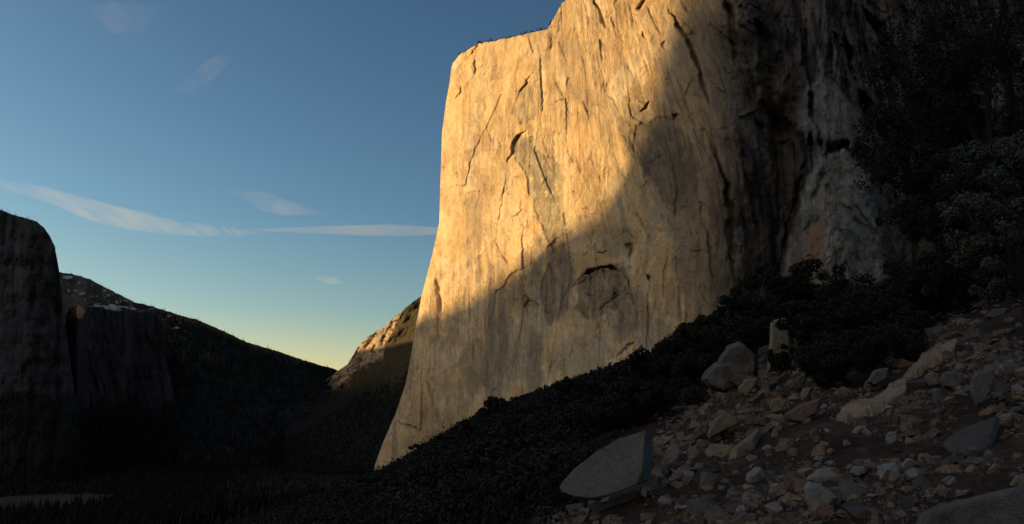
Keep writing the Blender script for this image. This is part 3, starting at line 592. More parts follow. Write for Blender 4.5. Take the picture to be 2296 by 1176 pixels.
# ---- single trees near the camera (crown centre px, base py, distance, width px, height px)
def place_oak(pxc, pyb, Y, wpx, hpx, label, seed, n=9000, leaf=None, mat=None, nclump=50, low=.08, sink=0.0):
    k = Y / F * 1.05; wd = wpx * k; h = hpx * k; p = at(pxc, pyb, Y); g_ = gh(p[0], p[1]); h = h + (p[2] - g_)
    return oak(label, seed, h=float(h), wd=float(wd) * 1.0, n=n, leaf=leaf or 4.0 * k, mat=mat, nclump=nclump, low=low, loc=(p[0], p[1], g_ - 0.1))
def gb(px_, Y):
    """picture height of the ground at this distance"""
    t, e = ray(px_, 800); z = gh(t * Y, Y); return float(topx(np.array([t * Y, Y, z]))[1])
def stand(pxc, ptop, Y, wpx, label, seed, **k):
    b_ = gb(pxc, Y); return place_oak(pxc, b_, Y, wpx, b_ - ptop, label, seed, **k)
stand(2270, -150, 46, 480, 'tallest dark evergreen filling the upper right corner', 11, n=42000, nclump=150, leaf=0.13)
stand(2185, 100, 52, 290, 'dark ragged tree left of the tallest evergreen, overlapping the cliff', 12, n=26000, nclump=110, leaf=0.15)
stand(2180, 330, 58, 210, 'dark broad tree low against the grey buttress, behind the scree', 13, n=18000, nclump=80, leaf=0.15)
stand(2265, 300, 38, 330, 'dense dark tree behind the grey-green tree at the right edge', 14, n=30000, nclump=120, leaf=0.11)
stand(2310, 285, 24, 250, 'grey-green leafy tree catching the light at the right edge', 15, n=26000, nclump=110, leaf=0.075, mat=M_LEAFN, low=.3)
stand(2160, 560, 44, 280, 'dark rounded oak at the upper end of the scree', 16, n=16000, nclump=70)
stand(2010, 600, 46, 240, 'wide black oak above the long tan slab', 17, n=18000, nclump=80)
stand(1905, 640, 42, 230, 'black oak in front of the cliff foot, right of the gully', 18, n=18000, nclump=80)
stand(1840, 665, 40, 150, 'narrow dark oak beside the gully of pale rocks', 19, n=10000, nclump=50)
stand(1935, 720, 33, 240, 'low dark bush right at the head of the stony slope', 20, n=14000, nclump=60)
stand(1770, 588, 75, 190, 'rounded dark oak standing highest against the cliff foot', 21, n=14000, nclump=70)
stand(1690, 640, 70, 160, 'dark oak between the rounded oak and the pale boulder', 22, n=12000, nclump=60)
stand(1670, 700, 60, 170, 'dark oak bush directly behind the big pale boulder', 23, n=12000, nclump=60)
stand(1585, 702, 74, 170, 'dark oak left of the big pale boulder, touching the wall foot', 24, n=12000, nclump=60)
stand(1520, 760, 70, 170, 'dark bushy oak lower left of the pale boulder', 25, n=11000, nclump=60)
stand(1560, 790, 56, 150, 'low dark bush hiding the scree edge left of the pale boulder', 26, n=9000, nclump=50)
stand(1440, 800, 72, 180, 'dark oak above the slanting boulder near the wall foot', 27, n=10000, nclump=60)
stand(1330, 842, 92, 120, 'dark clumped oak with a sharp top against the pale wall', 28, n=8000, nclump=50)
stand(1470, 850, 46, 200, 'black bush between the scree and the slanting boulder', 29, n=12000, nclump=60)
stand(1380, 880, 44, 180, 'black bush just behind the slanting boulder', 30, n=12000, nclump=60)
stand(1280, 900, 52, 190, 'black bush left of the slanting boulder top', 31, n=11000, nclump=60)
stand(1180, 905, 64, 190, 'dark scrubby tree under the paler foot of the wall', 32, n=9000, nclump=60)
stand(1120, 895, 110, 90, 'dark tree with pointed top left along the wall foot', 33, n=6000, nclump=40)
stand(1250, 1000, 30, 210, 'dark bush close to the left end of the slanting boulder', 34, n=12000, nclump=60, mat=M_LEAF2)
stand(1160, 1040, 30, 210, 'brown-green bush at the bottom middle of the picture', 35, n=12000, nclump=60, mat=M_LEAF2)
stand(1865, 770, 31, 170, 'black bush at the bottom tip of the oak mass, above the pinkish rock', 37, n=11000, nclump=50)
stand(1752, 772, 45, 74, 'little black bush hiding the foot of the pale rock among the oaks', 39, n=3500, nclump=24)
stand(1845, 700, 38, 110, 'small black oak directly right of the pale rock among the oaks', 38, n=8000, nclump=40)
stand(2060, 690, 40, 130, 'small brownish bush at the top edge of the scree', 36, n=7000, nclump=40, mat=M_LEAF2)
put(conifer('thin ragged pine standing in front of the grey buttress', 40, h=1, wd=.3, lev=22, sparse=.25, rich=2), used, at(1886, gb(1886, 110), 110) - np.array([0, 0, 1.0]), 0, ((gb(1886, 110) - 552) * 110 / F,) * 3)
for px_, top_, Y_, lab in [(1010, 938, 700, 'small lone pine against the lower wall, right of a pair'), (1038, 936, 690, 'left pine of a close pair against the lower wall'), (1046, 934, 680, 'right pine of a close pair against the lower wall'),
                           (923, 990, 950, 'small pointed pine near the left foot of the wall'), (952, 985, 900, 'second small pine from the left foot of the wall'), (1112, 896, 520, 'upright pine where the dark scrub meets the wall')]:
    b_ = gb(px_, Y_); h_ = (b_ - top_) * Y_ / F
    c_ = conifer(lab, 41, h=float(h_), wd=float(h_) * .34, lev=14, loc=at(px_, b_, Y_))
# ---- scrub on the slope up to the wall
grp = 'dark scrub oaks covering the slope below the wall'
lab = 'dark scrub oak among many on the slope between the scree and the wall'
srcs = [oak(lab, 50 + i, h=6, wd=7, n=2600, leaf=0.30, nclump=34, low=.06, mat=[M_LEAF, M_LEAF, M_LEAF2][i % 3], group=grp) for i in range(5)]
g = np.random.default_rng(5); cnt = 0; tries = 0; T_all = []
def wall_y(px_): return ip(px_, [(840, 1045), (900, 1020), (1000, 965), (1100, 915), (1150, 900), (1300, 852), (1400, 825), (1500, 775), (1640, 705), (1800, 640), (2000, 610)])
while cnt < 235 and tries < 20000:
    tries += 1
    Y_ = math.exp(g.uniform(math.log(34), math.log(560))); px_ = g.uniform(800, 1640)
    edge = ip(px_, [(800, 30), (1150, 34), (1300, 50), (1450, 60), (1640, 90)])
    if Y_ < edge: continue
    t, e = ray(px_, 900); x_, y_ = t * Y_, Y_
    if any((x_ - a) ** 2 + (y_ - b) ** 2 < (0.055 * Y_) ** 2 for a, b in T_all): continue
    T_all.append((x_, y_)); s_ = g.uniform(.55, 1.0) * (0.75 + 0.25 * min(1, Y_ / 200)) * min(1.0, 0.45 + Y_ / 160)
    s_ = min(s_ * (1.4 if Y_ > 200 else 1.0), (3.9 + .012 * Y_) * g.uniform(.6, 1.0) / 5.0)
    put(srcs[int(g.integers(5))], used, (x_, y_, gh(x_, y_) - .3), g.uniform(0, 6.28), (s_ * 1.15, s_ * 1.15, s_ * g.uniform(.55, .95))); cnt += 1
# ---- far cover: too many to count
def cover(name, label, P, h, wd, mat, g, k=16):
    """one mesh of many small ragged trees"""
    n = len(P); lv = 4; V = []
    for i in range(lv):
        f = i / lv
        for j in range(k // lv):
            t = g.uniform(0, 6.28, n); r_ = wd * .5 * (1 - f) ** .8 * g.uniform(.6, 1.2, n); z = h * (f * .92) + 0 * t
            d = np.stack([np.cos(t), np.sin(t), 0 * t], 1)
            top = P + np.stack([0 * t, 0 * t, z + h * .36], 1); a = P + d * r_[:, None] + np.stack([0 * t, 0 * t, z], 1)
            t2 = t + g.uniform(1.2, 2.2, n); b = P + np.stack([np.cos(t2), np.sin(t2), 0 * t], 1) * r_[:, None] + np.stack([0 * t, 0 * t, z - .04 * h], 1)
            V.append(np.stack([top, a, b], 1))
    V = np.concatenate(V).reshape(-1, 3); o = mk(name, V, np.arange(len(V)).reshape(-1, 3), mat)
    o['kind'] = 'stuff'; o['label'] = label; return o
n = 24000; Y_ = np.exp(g.uniform(math.log(420), math.log(6000), n)); px_ = g.uniform(-60, 900, n); t, e = ray(px_, 1000); x_ = t * Y_; z_ = gh(x_, Y_)
def meadow_d(x, y): return np.hypot((x + 1010) / 190, (y - 1560) / 230) + .25 * fbm(x / 120, y / 120, o=3, s=130)
ok_ = (meadow_d(x_, Y_) > 1.0) & ((x_ + 1400) * 1.0 > -1400)
P_ = np.stack([x_, Y_, z_ - 1], 1)[ok_]; hh = g.uniform(8, 28, len(P_)) * (1 - .65 * ss(380, 760, px_[ok_] + g.normal(size=ok_.sum()) * 60))
cover('forest', 'black conifer forest on the valley floor', P_, hh, hh * g.uniform(.28, .6, len(P_)), M_NEEDLE, g)
def on_sheet(Pm, npts, lo, hi, g):
    m, n = Pm.shape[:2]; i = (g.uniform(lo, hi, npts) * (m - 1)).astype(int); j = g.integers(0, n, npts); return Pm[i, j]
for Pm, npts, lo, hi, lb, nm in [(PA, 1500, 0, .32, 'black forest on the skirt of the left peak', 'forest'), (PB, 1500, 0, .36, 'black forest below the reddish cliff', 'forest'), (PC, 9000, 0, .97, 'dark forest over the long falling ridge', 'forest'), (PD, 2600, 0, .60, 'olive and black scrub on the sunlit hill', 'scrub')]:
    q = on_sheet(Pm, npts, lo, hi, g); hh = g.uniform(16, 32, len(q)) * (.45 if nm == 'scrub' else 1); q = q - np.array([0, 0, 2.0]); cover(nm, lb, q, hh, hh * (.34 if nm != 'scrub' else .9), M_NEEDLE, g, 12)
def bushes(name, label, P, hh, wd, per, leaf, mat, g):
    """many small leafy bushes as one mesh"""
    n_ = len(P); i = np.repeat(np.arange(n_), per); d = g.normal(size=(len(i), 3)); d /= np.linalg.norm(d, axis=1, keepdims=True); d[:, 2] = np.abs(d[:, 2])
    u_ = g.uniform(.3, 1, len(i))[:, None] ** .5; c_ = P[i] + d * u_ * np.stack([wd[i] * .5, wd[i] * .5, hh[i]], 1) * (1 + .08 * g.normal(size=(len(i), 1)))
    nr = d + .6 * g.normal(size=d.shape); nr /= np.linalg.norm(nr, axis=1, keepdims=True); V, Fs = leaves(c_, nr, leaf[i], g); o = mk(name, V, Fs, mat); o['kind'] = 'stuff'; o['label'] = label; return o
n = 6500; Y_ = np.exp(g.uniform(math.log(300), math.log(1700), n)); px_ = g.uniform(690, 1900, n); t, e = ray(px_, 900)
x_ = t * Y_; ok_ = Y_ < wdepth(np.clip(px_, 840, 2400), 0 * px_ + 1000) - 40 - 0.0 * px_
z_ = gh(x_, Y_); P_ = np.stack([x_, Y_, z_ - 1], 1)[ok_]; hh = np.minimum(g.uniform(4, 9, len(P_)), 4 + .010 * Y_[ok_])
bushes('woodland', 'black woodland running along the foot of the wall', P_, hh, hh * 1.5, 60, hh * .2, M_BLACK, g)
n = 3600; Y_ = np.exp(g.uniform(math.log(24), math.log(330), n)); px_ = g.uniform(-100, 1330, n); t, e = ray(px_, 900); x_ = t * Y_; ok_ = Y_ > ip(px_, [(-100, 60), (700, 40), (1130, 25), (1250, 22), (1330, 28)])
P_ = np.stack([x_, Y_, gh(x_, Y_) - .3], 1)[ok_]; Yk = Y_[ok_]; hh = np.minimum(g.uniform(.5, 1.7, len(P_)) * (1.0 + Yk / 70), 3.6 + .01 * Yk)
bushes('brushwood', 'black brush on the lower slope left of the scree', P_, hh, hh * 2.1, 270, hh * .055, M_BLACK, g)
# skyline pines on the left peak, the ridge and the hill; pines round the meadow; pines on the rim
pl = 'dark pine standing on the skyline of the long ridge'; gp = 'pines along the skyline of the long ridge'
ps = [conifer(pl, 60 + i, h=24, wd=7.5, lev=12, group=gp) for i in range(3)]
rim = PC[-1]; rp = topx(rim)[0]
for i in range(105):
    a = g.uniform(145, 745); j = int(np.argmin(np.abs(rp - a))); s_ = g.uniform(.45, 1.0); put(ps[i % 3], used, rim[j] - np.array([0, 0, 2.5]), g.uniform(0, 6), (s_ * 1.1, s_ * 1.1, s_))
pl = 'small dark pine on the rim of the left peak'; gp = 'pines on the rim of the left peak'
ps = [conifer(pl, 70 + i, h=17, wd=6, lev=11, group=gp) for i in range(2)]
rim = PA[-1]; rp = topx(rim)[0]
for i in range(26):
    a = 132 * g.random() ** 1.6; j = int(np.argmin(np.abs(rp - a))); s_ = g.uniform(.4, 1.0) * (1 if i > 4 else 1.2); put(ps[i % 2], used, rim[j] - np.array([0, 0, 2.0]), g.uniform(0, 6), (s_, s_, s_))
pl = 'bushy pine on the crest of the sunlit hill'; gp = 'pines on the crest of the sunlit hill'
ps = [conifer(pl, 75 + i, h=13, wd=8, lev=9, group=gp) for i in range(2)]
rim = PD[-1]; rp = topx(rim)[0]
for i in range(34):
    a = g.uniform(735, 940); j = int(np.argmin(np.abs(rp - a))); s_ = g.uniform(.4, 1.0); put(ps[i % 2], used, rim[j] - np.array([0, 0, 1.5]), g.uniform(0, 6), (s_, s_, s_))
pl = 'tiny pine on the rim of the great sunlit wall'; gp = 'pines on the rim of the great wall'
ps = [conifer(pl, 90 + i, h=15, wd=11, lev=8, group=gp) for i in range(2)]
rim = top_line; rp = topx(rim)[0]
for i in range(64):
    a = 1014 + 232 * g.random() ** .8; j = int(np.argmin(np.abs(rp - a))); s_ = g.uniform(.35, 1.0); put(ps[i % 2], used, rim[j] + np.array([0, 4.0, -1.0]), g.uniform(0, 6), (s_, s_, s_))
pl = 'tall dark pine at the edge of the valley meadow'; gp = 'pines round the valley meadow'
ps = [conifer(pl, 80 + i, h=38, wd=10, lev=16, group=gp) for i in range(3)]
for i in range(70):
    while True:
        x0, y0 = g.uniform(-1250, -560), g.uniform(1150, 1950)
        d0 = float(meadow_d(x0, y0)); u0 = float(topx(np.array([x0, y0, -150]))[0])
        if 1.0 < d0 < 1.7 and 0 < u0 < 620: break
    s_ = g.uniform(.6, 1.1); put(ps[i % 3], used, (x0, y0, gh(x0, y0) - 1), g.uniform(0, 6), (s_, s_, s_))
# the meadow
aa, rr_ = np.meshgrid(np.linspace(0, 2 * math.pi, 90), np.linspace(0, 1, 14))
mx = -1010 + 190 * rr_ * np.cos(aa) * (1 + .18 * np.sin(3 * aa)); my = 1560 + 230 * rr_ * np.sin(aa) * (1 + .12 * np.sin(2 * aa + 1))
struct(mk('meadow', np.stack([mx, my, gh(mx, my) + 1.5 * (1 - rr_) + .1], -1), gridfaces(*mx.shape)[:, ::-1], M_MEADOW, smooth=True), 'dry brown meadow on the valley floor')
# dark bushes growing on the wall
for px_, py_, w_, lab in [(1268, 868, 22, 'dark bush clinging to the wall above the scrub'), (1240, 892, 14, 'small dark bush low on the wall'), (1955, 500, 44, 'black bush growing on a ledge of the grey buttress')]:
    Yw = float(wdepth(px_, py_)) - 12; k = Yw / F; o = oak(lab, int(px_), h=w_ * k, wd=w_ * k * 1.1, n=1500, leaf=3 * k, nclump=20, low=.1, name='bush', loc=at(px_, py_ + w_ / 2, Yw))

# ------------------------------------------------------------------ rocks
def hull(pts, mat, name, rough=0.05, sub=2, parent=None, seed=0, link=True, bev=0.05, fs=1.6):
    bm = bmesh.new(); [bm.verts.new([float(c_) for c_ in p]) for p in pts]
    h_ = bmesh.ops.convex_hull(bm, input=bm.verts); bmesh.ops.delete(bm, geom=[v_ for v_ in bm.verts if not v_.link_faces], context='VERTS')
    ext = max(max(v_.co[i] for v_ in bm.verts) - min(v_.co[i] for v_ in bm.verts) for i in range(3))
    bmesh.ops.dissolve_limit(bm, angle_limit=R(9), verts=bm.verts, edges=bm.edges)
    if bev: bmesh.ops.bevel(bm, geom=list(bm.edges), offset=bev * ext, segments=2, affect='EDGES', clamp_overlap=True, profile=.6)
    bmesh.ops.triangulate(bm, faces=bm.faces)
    for _ in range(sub):
        L_ = ext * (.5 ** _) * .22; es = [e_ for e_ in bm.edges if e_.calc_length() > L_]
        if es: bmesh.ops.subdivide_edges(bm, edges=es, cuts=1, use_grid_fill=True); bmesh.ops.triangulate(bm, faces=bm.faces)
    bm.normal_update(); co = np.array([v_.co[:] for v_ in bm.verts]); nr = np.array([v_.normal[:] for v_ in bm.verts]); q = co / ext * fs * 2 + seed * 3.3
    d = fbm(q[:, 0], q[:, 1], q[:, 2], o=4, s=seed) + .5 * np.round(2 * fbm(q[:, 0] * .7, q[:, 1] * .7, q[:, 2] * .7, o=2, s=seed + 9)) / 2
    co = co + nr * (d * rough * ext)[:, None]
    for v_, c_ in zip(bm.verts, co): v_.co = c_
    me = bpy.data.meshes.new(name); bm.to_mesh(me); bm.free(); me.materials.append(mat)
    me.polygons.foreach_set('use_smooth', np.zeros(len(me.polygons), bool)) if rough > .03 else me.polygons.foreach_set('use_smooth', np.zeros(len(me.polygons), bool))
    if not link: return me
    o = bpy.data.objects.new(name, me); COL.objects.link(o)
    if parent: o.parent = parent
    return o
def outline_rock(name, out, Y, thick, mat, label, front=0.25, cat='boulder', rough=.035, inset=.8, bev=.03, seed=1, sub=3, dY=None, fs=1.6):
    """a boulder with this outline at distance Y, its front bulging nearer and its back farther"""
    out = np.array(out, float); c_ = out.mean(0); pts = []
    for i, (a, b) in enumerate(out):
        y0 = Y + (dY[i] if dY else 0); pts.append(at(a, b, y0))
        q = c_ + (np.array([a, b]) - c_) * inset; pts.append(at(q[0], q[1], y0 - thick * front)); pts.append(at(q[0], q[1] + 0.0, y0 + thick * (1 - front)))
    o = hull(pts, mat, name, rough=rough, seed=seed, bev=bev, sub=sub, fs=fs)
    ctr = Vector([float(x) for x in np.mean(pts, 0)])
    o.data.transform(Matrix.Translation(-ctr)); o.location = ctr
    return tag(o, label, cat)
def draped_sheet(name, out, hgt, mat, label, cat='rock slab'):
    """a bedded slab cropping out of the slope: solid block following its own outline"""
    out = [tuple(q) for q in out]; xs = [q[0] for q in out]; ys_ = [q[1] for q in out]; X_, Y_ = np.meshgrid(np.arange(min(xs) - 8, max(xs) + 8, 1.6), np.arange(max(ys_) + 8, min(ys_) - 8, -1.6))
    d = polyd(X_, Y_, out, 2.2, 21); p = on(X_, Y_); q = fbm(X_ / 40 - Y_ / 60, Y_ / 14 + X_ / 22, o=4, s=501)
    p[..., 2] += hgt * ss(2.5, -3.5, d) * (1 + .35 * q + .5 * np.floor(2 * vn(X_ / 60 + Y_ / 60, Y_ / 30 - X_ / 90, 0, 503)) / 2) - .12 * ss(0, 4, d)
    f = gridfaces(*X_.shape); keep = (d.ravel()[f] < 5).all(1); used_, inv = np.unique(f[keep], return_inverse=True); o = mk(name, p.reshape(-1, 3)[used_], inv.reshape(-1, 4), mat, smooth=False)
    ctr = Vector([float(x) for x in p.reshape(-1, 3)[used_].mean(0)]); o.data.transform(Matrix.Translation(-ctr)); o.location = ctr; return tag(o, label, cat)
def draped_rock(name, out, hgt, mat, label, cat='rock slab', seed=1, rough=.02):
    """a low rock lying along the slope, its outline resting on the ground"""
    out = np.array(out, float); c_ = out.mean(0); pts = []
    for a, b in out:
        p = on(a, b); q_ = c_ + (np.array([a, b]) - c_) * .82; q = on(q_[0], q_[1]); pts += [p + [0, 0, .04], p + [0, 0, -hgt * .8], q + [0, 0, hgt]]
    o = hull(pts, mat, name, rough=rough, seed=seed, bev=.02, sub=3); ctr = Vector([float(x) for x in np.mean(pts, 0)]); o.data.transform(Matrix.Translation(-ctr)); o.location = ctr
    return tag(o, label, cat)
def gy(px_, py_): return float(gi(px_, py_))
# the slanting boulder and the block it leans on
Yb = 21.0
fr = [(1254, 1092), (1262, 1078), (1300, 1048), (1338, 1012), (1385, 985), (1447, 966), (1444, 1005), (1440, 1055), (1426, 1087), (1382, 1104), (1330, 1118), (1285, 1112), (1258, 1104)]
fy_ = [.35, .32, .22, .15, .08, 0, -.12, -.25, -.3, -.22, -.08, .12, .28]
bk = [(1461, 984, .7), (1466, 1032, .6), (1457, 1078, .45), (1290, 1050, 1.0), (1345, 1012, 1.0), (1400, 985, .9), (1440, 975, .8), (1275, 1088, .9), (1330, 1100, 1.1), (1400, 1088, 1.0)]
pts_ = [at(a, b, Yb + q) for (a, b), q in zip(fr, fy_)] + [at(a, b, Yb + q) for a, b, q in bk]
sb = hull(pts_, M_SPECK, 'boulder', rough=.007, sub=3, seed=3, bev=.008, fs=3); ctr = Vector([float(x) for x in np.mean(pts_, 0)]); sb.data.transform(Matrix.Translation(-ctr)); sb.location = ctr
tag(sb, 'large slanting flat-faced grey boulder overhanging a dark block', 'boulder')
outline_rock('boulder', [(1300, 1150), (1335, 1124), (1368, 1112), (1432, 1098), (1446, 1110), (1456, 1190), (1450, 1260), (1290, 1260)], Yb + .9, 1.6, M_ROCKS[3], 'dark upright block under the slanting boulder', seed=4, rough=.03)
outline_rock('rock', [(1440, 1085), (1452, 1090), (1450, 1120), (1436, 1110)], Yb + .1, .3, M_ROCKS[1], 'small brown wedge stone under the right end of the slanting boulder', cat='rock', seed=5)
outline_rock('rock', [(1352, 1118), (1368, 1113), (1366, 1124), (1345, 1128)], Yb - .5, .3, M_ROCKS[1], 'small pale sliver of rock under the slanting boulder', cat='rock', seed=6)
# scree boulders, each with its own outline
BR = [('boulder', [(1574, 850), (1580, 830), (1605, 815), (1616, 800), (1630, 778), (1655, 768), (1672, 772), (1680, 783), (1698, 795), (1700, 830), (1695, 862), (1660, 872), (1620, 880), (1590, 868)], 50, 3.6, M_TWOTONE, 'largest pale boulder on the scree, grey and tan with an ochre underside', 'boulder'),
      ('rock', [(1655, 872), (1672, 850), (1700, 848), (1695, 862), (1674, 892), (1660, 884)], 46, 1.0, M_OCHRE, 'orange angular rock leaning at the foot of the largest pale boulder', 'rock'),
      ('boulder', [(1727, 724), (1738, 714), (1768, 711), (1772, 732), (1763, 752), (1778, 800), (1772, 830), (1722, 835), (1736, 770), (1724, 745)], 47, 1.6, M_TWOTONE, 'pale rock glowing among black oaks above the scree', 'boulder'),
      ('rock', [(1740, 775), (1765, 765), (1785, 790), (1770, 812), (1745, 800)], 56, 1.6, M_ROCKS[3], 'dark rock in the gully below the pale rock', 'rock'),
      ('slab', [(1878, 945), (1895, 925), (1930, 905), (1975, 880), (2010, 850), (2050, 825), (2080, 800), (2140, 770), (2150, 778), (2110, 810), (2075, 825), (2040, 850), (2030, 880), (2000, 915), (1960, 945), (1900, 962)], 27, 1.3, M_SLAB, 'long tan slab running up the scree like a ramp', 'rock slab'),
      ('boulder', [(1940, 860), (1960, 830), (1995, 824), (1990, 850), (1960, 868)], 33, 1.4, M_ROCKS[0], 'grey boulder under the oaks at the upper end of the ramp slab', 'boulder'),
      ('boulder', [(2105, 855), (2115, 835), (2140, 830), (2160, 838), (2162, 860), (2140, 872), (2115, 870)], 25, .9, M_ROCKS[0], 'rounded grey boulder right of the long tan slab', 'boulder'),
      ('rock', [(2072, 845), (2090, 832), (2105, 840), (2108, 865), (2085, 868)], 25.5, .7, M_ROCKS[1], 'brown cracked rock between the tan slab and the rounded grey boulder', 'rock'),
      ('boulder', [(2178, 850), (2188, 832), (2225, 828), (2235, 845), (2222, 868), (2210, 905), (2190, 915), (2176, 880)], 23, 1.0, M_ROCKS[0], 'upright grey boulder at the right, with square top', 'boulder'),
      ('slab', [(2115, 1000), (2160, 975), (2200, 960), (2250, 945), (2245, 975), (2225, 1005), (2185, 1022), (2135, 1012)], 16, .7, M_ROCKS[3], 'flat dark grey slab at the right side of the scree', 'rock slab'),
      ('boulder', [(1802, 1090), (1812, 1080), (1840, 1086), (1880, 1115), (1862, 1140), (1842, 1165), (1820, 1155), (1804, 1120)], 13.5, .6, M_ROCKS[4], 'white-rimmed wedge boulder at the bottom of the scree', 'boulder'),
      ('boulder', [(2040, 1200), (2060, 1150), (2110, 1128), (2180, 1115), (2290, 1090), (2330, 1130), (2330, 1230), (2040, 1230)], 10.5, 1.4, M_ROCKS[0], 'big smooth grey boulder cut off by the bottom right corner', 'boulder'),
      ('boulder', [(1585, 975), (1595, 945), (1625, 922), (1655, 935), (1660, 950), (1625, 965), (1590, 985)], 33, 1.3, M_ROCKS[1], 'tan wedge boulder in the middle of the scree', 'boulder'),
      ('rock', [(1555, 970), (1570, 950), (1590, 947), (1585, 975), (1562, 985)], 33.5, .8, M_ROCKS[0], 'grey rock touching the left of the tan wedge boulder', 'rock'),
      ('boulder', [(1725, 915), (1728, 898), (1748, 890), (1768, 898), (1755, 922), (1732, 930)], 36, 1.0, M_ROCKS[1], 'rounded tan boulder below the gully', 'boulder'),
      ('boulder', [(1755, 930), (1790, 910), (1845, 890), (1835, 925), (1800, 950), (1765, 945)], 33, 1.1, M_ROCKS[2], 'long pinkish rock pointing right below the gully', 'boulder'),
      ('rock', [(1772, 870), (1790, 845), (1812, 836), (1805, 858), (1785, 880)], 39, .8, M_ROCKS[0], 'tilted grey-green flake standing in the gully mouth', 'rock'),
      ('rock', [(1792, 892), (1800, 872), (1818, 868), (1815, 885), (1800, 900)], 37, .7, M_ROCKS[4], 'pale half-round rock at the right of the gully mouth', 'rock'),
      ('slab', [(1632, 1032), (1660, 1010), (1705, 985), (1710, 992), (1690, 1010), (1650, 1030)], 25, .5, M_ROCKS[1], 'long narrow tan slab lying on the middle scree', 'rock slab'),
      ('slab', [(1470, 1075), (1490, 1045), (1520, 1010), (1535, 1020), (1520, 1045), (1480, 1078)], 20, .5, M_ROCKS[2], 'pinkish slab right beside the slanting boulder', 'rock slab'),
      ('rock', [(1660, 1158), (1670, 1150), (1700, 1152), (1705, 1180), (1650, 1182), (1625, 1176)], 13, .5, M_ROCKS[2], 'reddish rock cut off by the bottom edge', 'rock'),
      ('rock', [(2085, 1110), (2105, 1088), (2130, 1095), (2120, 1118), (2098, 1122)], 13.5, .4, M_ROCKS[1], 'tan stone in the small pile near the bottom right', 'rock'),
      ('rock', [(2118, 1082), (2140, 1070), (2150, 1090), (2130, 1098)], 13.8, .35, M_ROCKS[4], 'pale stone on top of the small pile near the bottom right', 'rock'),
      ('rock', [(1822, 1032), (1830, 1022), (1848, 1025), (1842, 1036)], 18, .3, M_ROCKS[4], 'small white stone alone on brown soil, mid scree', 'rock'),
      ('rock', [(1905, 1060), (1912, 1046), (1938, 1045), (1942, 1062), (1922, 1070)], 16.5, .4, M_ROCKS[4], 'pale speckled stone left of the bottom right boulders', 'rock'),
      ('rock', [(2205, 712), (2225, 695), (2262, 690), (2255, 706), (2225, 716)], 34, .7, M_ROCKS[0], 'pale flat rock high on the dark slope at the right', 'rock'),
      ('rock', [(2160, 750), (2185, 722), (2196, 725), (2180, 745)], 34, .6, M_ROCKS[0], 'narrow grey rock left of the pale flat rock on the dark slope', 'rock'),
      ('rock', [(1985, 985), (1990, 970), (2010, 968), (2012, 990), (1995, 1000)], 20, .4, M_ROCKS[4], 'white lumpy stone below the long tan slab', 'rock'),
      ('outcrop', [(838, 1150), (860, 1130), (905, 1100), (935, 1068), (930, 1095), (950, 1110), (900, 1150), (845, 1180)], 60, 6, M_ROCKS[0], 'grey rock outcrop low in the dark scrub at the bottom centre left', 'outcrop'),
      ('outcrop', [(975, 1125), (985, 1080), (1010, 1055), (1042, 1050), (1035, 1085), (1010, 1110), (985, 1150)], 66, 6, M_ROCKS[2], 'brown rock rib in the dark scrub left of the slanting boulder', 'outcrop'),
      ('outcrop', [(1130, 1110), (1145, 1095), (1170, 1090), (1165, 1120), (1130, 1180)], 34, 2, M_ROCKS[0], 'grey rock showing between bushes left of the slanting boulder', 'outcrop')]
for i, (nm, out, Y_, th, mt_, lab, ct_) in enumerate(BR):
    big = ct_ in ('rock slab',)
    # settle each at the distance where the slope passes behind its foot
    fx, fy = max(out, key=lambda q: q[1]); Yg = gy(fx, fy); 
    if nm not in ('outcrop',) and 'glowing' not in lab: Y_ = Yg * 0.985; th = th * Yg / BR[i][2]
    if i == 0:
        lobes = [([(1574, 850), (1580, 832), (1603, 816), (1640, 811), (1688, 832), (1697, 858), (1660, 870), (1620, 879), (1590, 868)], M_ROCKS[0], 0.0, .05), ([(1607, 820), (1614, 800), (1630, 778), (1655, 768), (1672, 772), (1681, 784), (1698, 796), (1702, 830), (1692, 852), (1640, 846)], M_ROCKS[4], .02 * Y_, .05), ([(1628, 854), (1660, 838), (1697, 846), (1688, 866), (1655, 872)], M_OCHRE, -.012 * Y_, .05)]
        prts = [outline_rock(nm, q_, Y_ + dy_, th, m2_, lab, seed=60 + kk, rough=rg_, front=.35, bev=.02) for kk, (q_, m2_, dy_, rg_) in enumerate(lobes)]
        bm = bmesh.new(); base_ = prts[0]
        for kk, q_ in enumerate(prts):
            n0 = len(bm.verts); f0 = len(bm.faces); bm.from_mesh(q_.data); bm.verts.ensure_lookup_table(); bm.faces.ensure_lookup_table(); off = q_.location - base_.location
            for v_ in bm.verts[n0:]: v_.co += off
            for f_ in bm.faces[f0:]: f_.material_index = kk
        bm.to_mesh(base_.data); bm.free(); base_.data.materials.clear(); [base_.data.materials.append(q_[1]) for q_ in lobes]; [bpy.data.objects.remove(q_) for q_ in prts[1:]]
    elif i == 4: draped_sheet(nm, out, .20, mt_, lab)
    elif big: draped_rock(nm, out, .012 * Yg, mt_, lab, seed=20 + i)
    else: outline_rock(nm, out, Y_, th, mt_, lab, cat=ct_, seed=20 + i, rough=.035, front=.4)
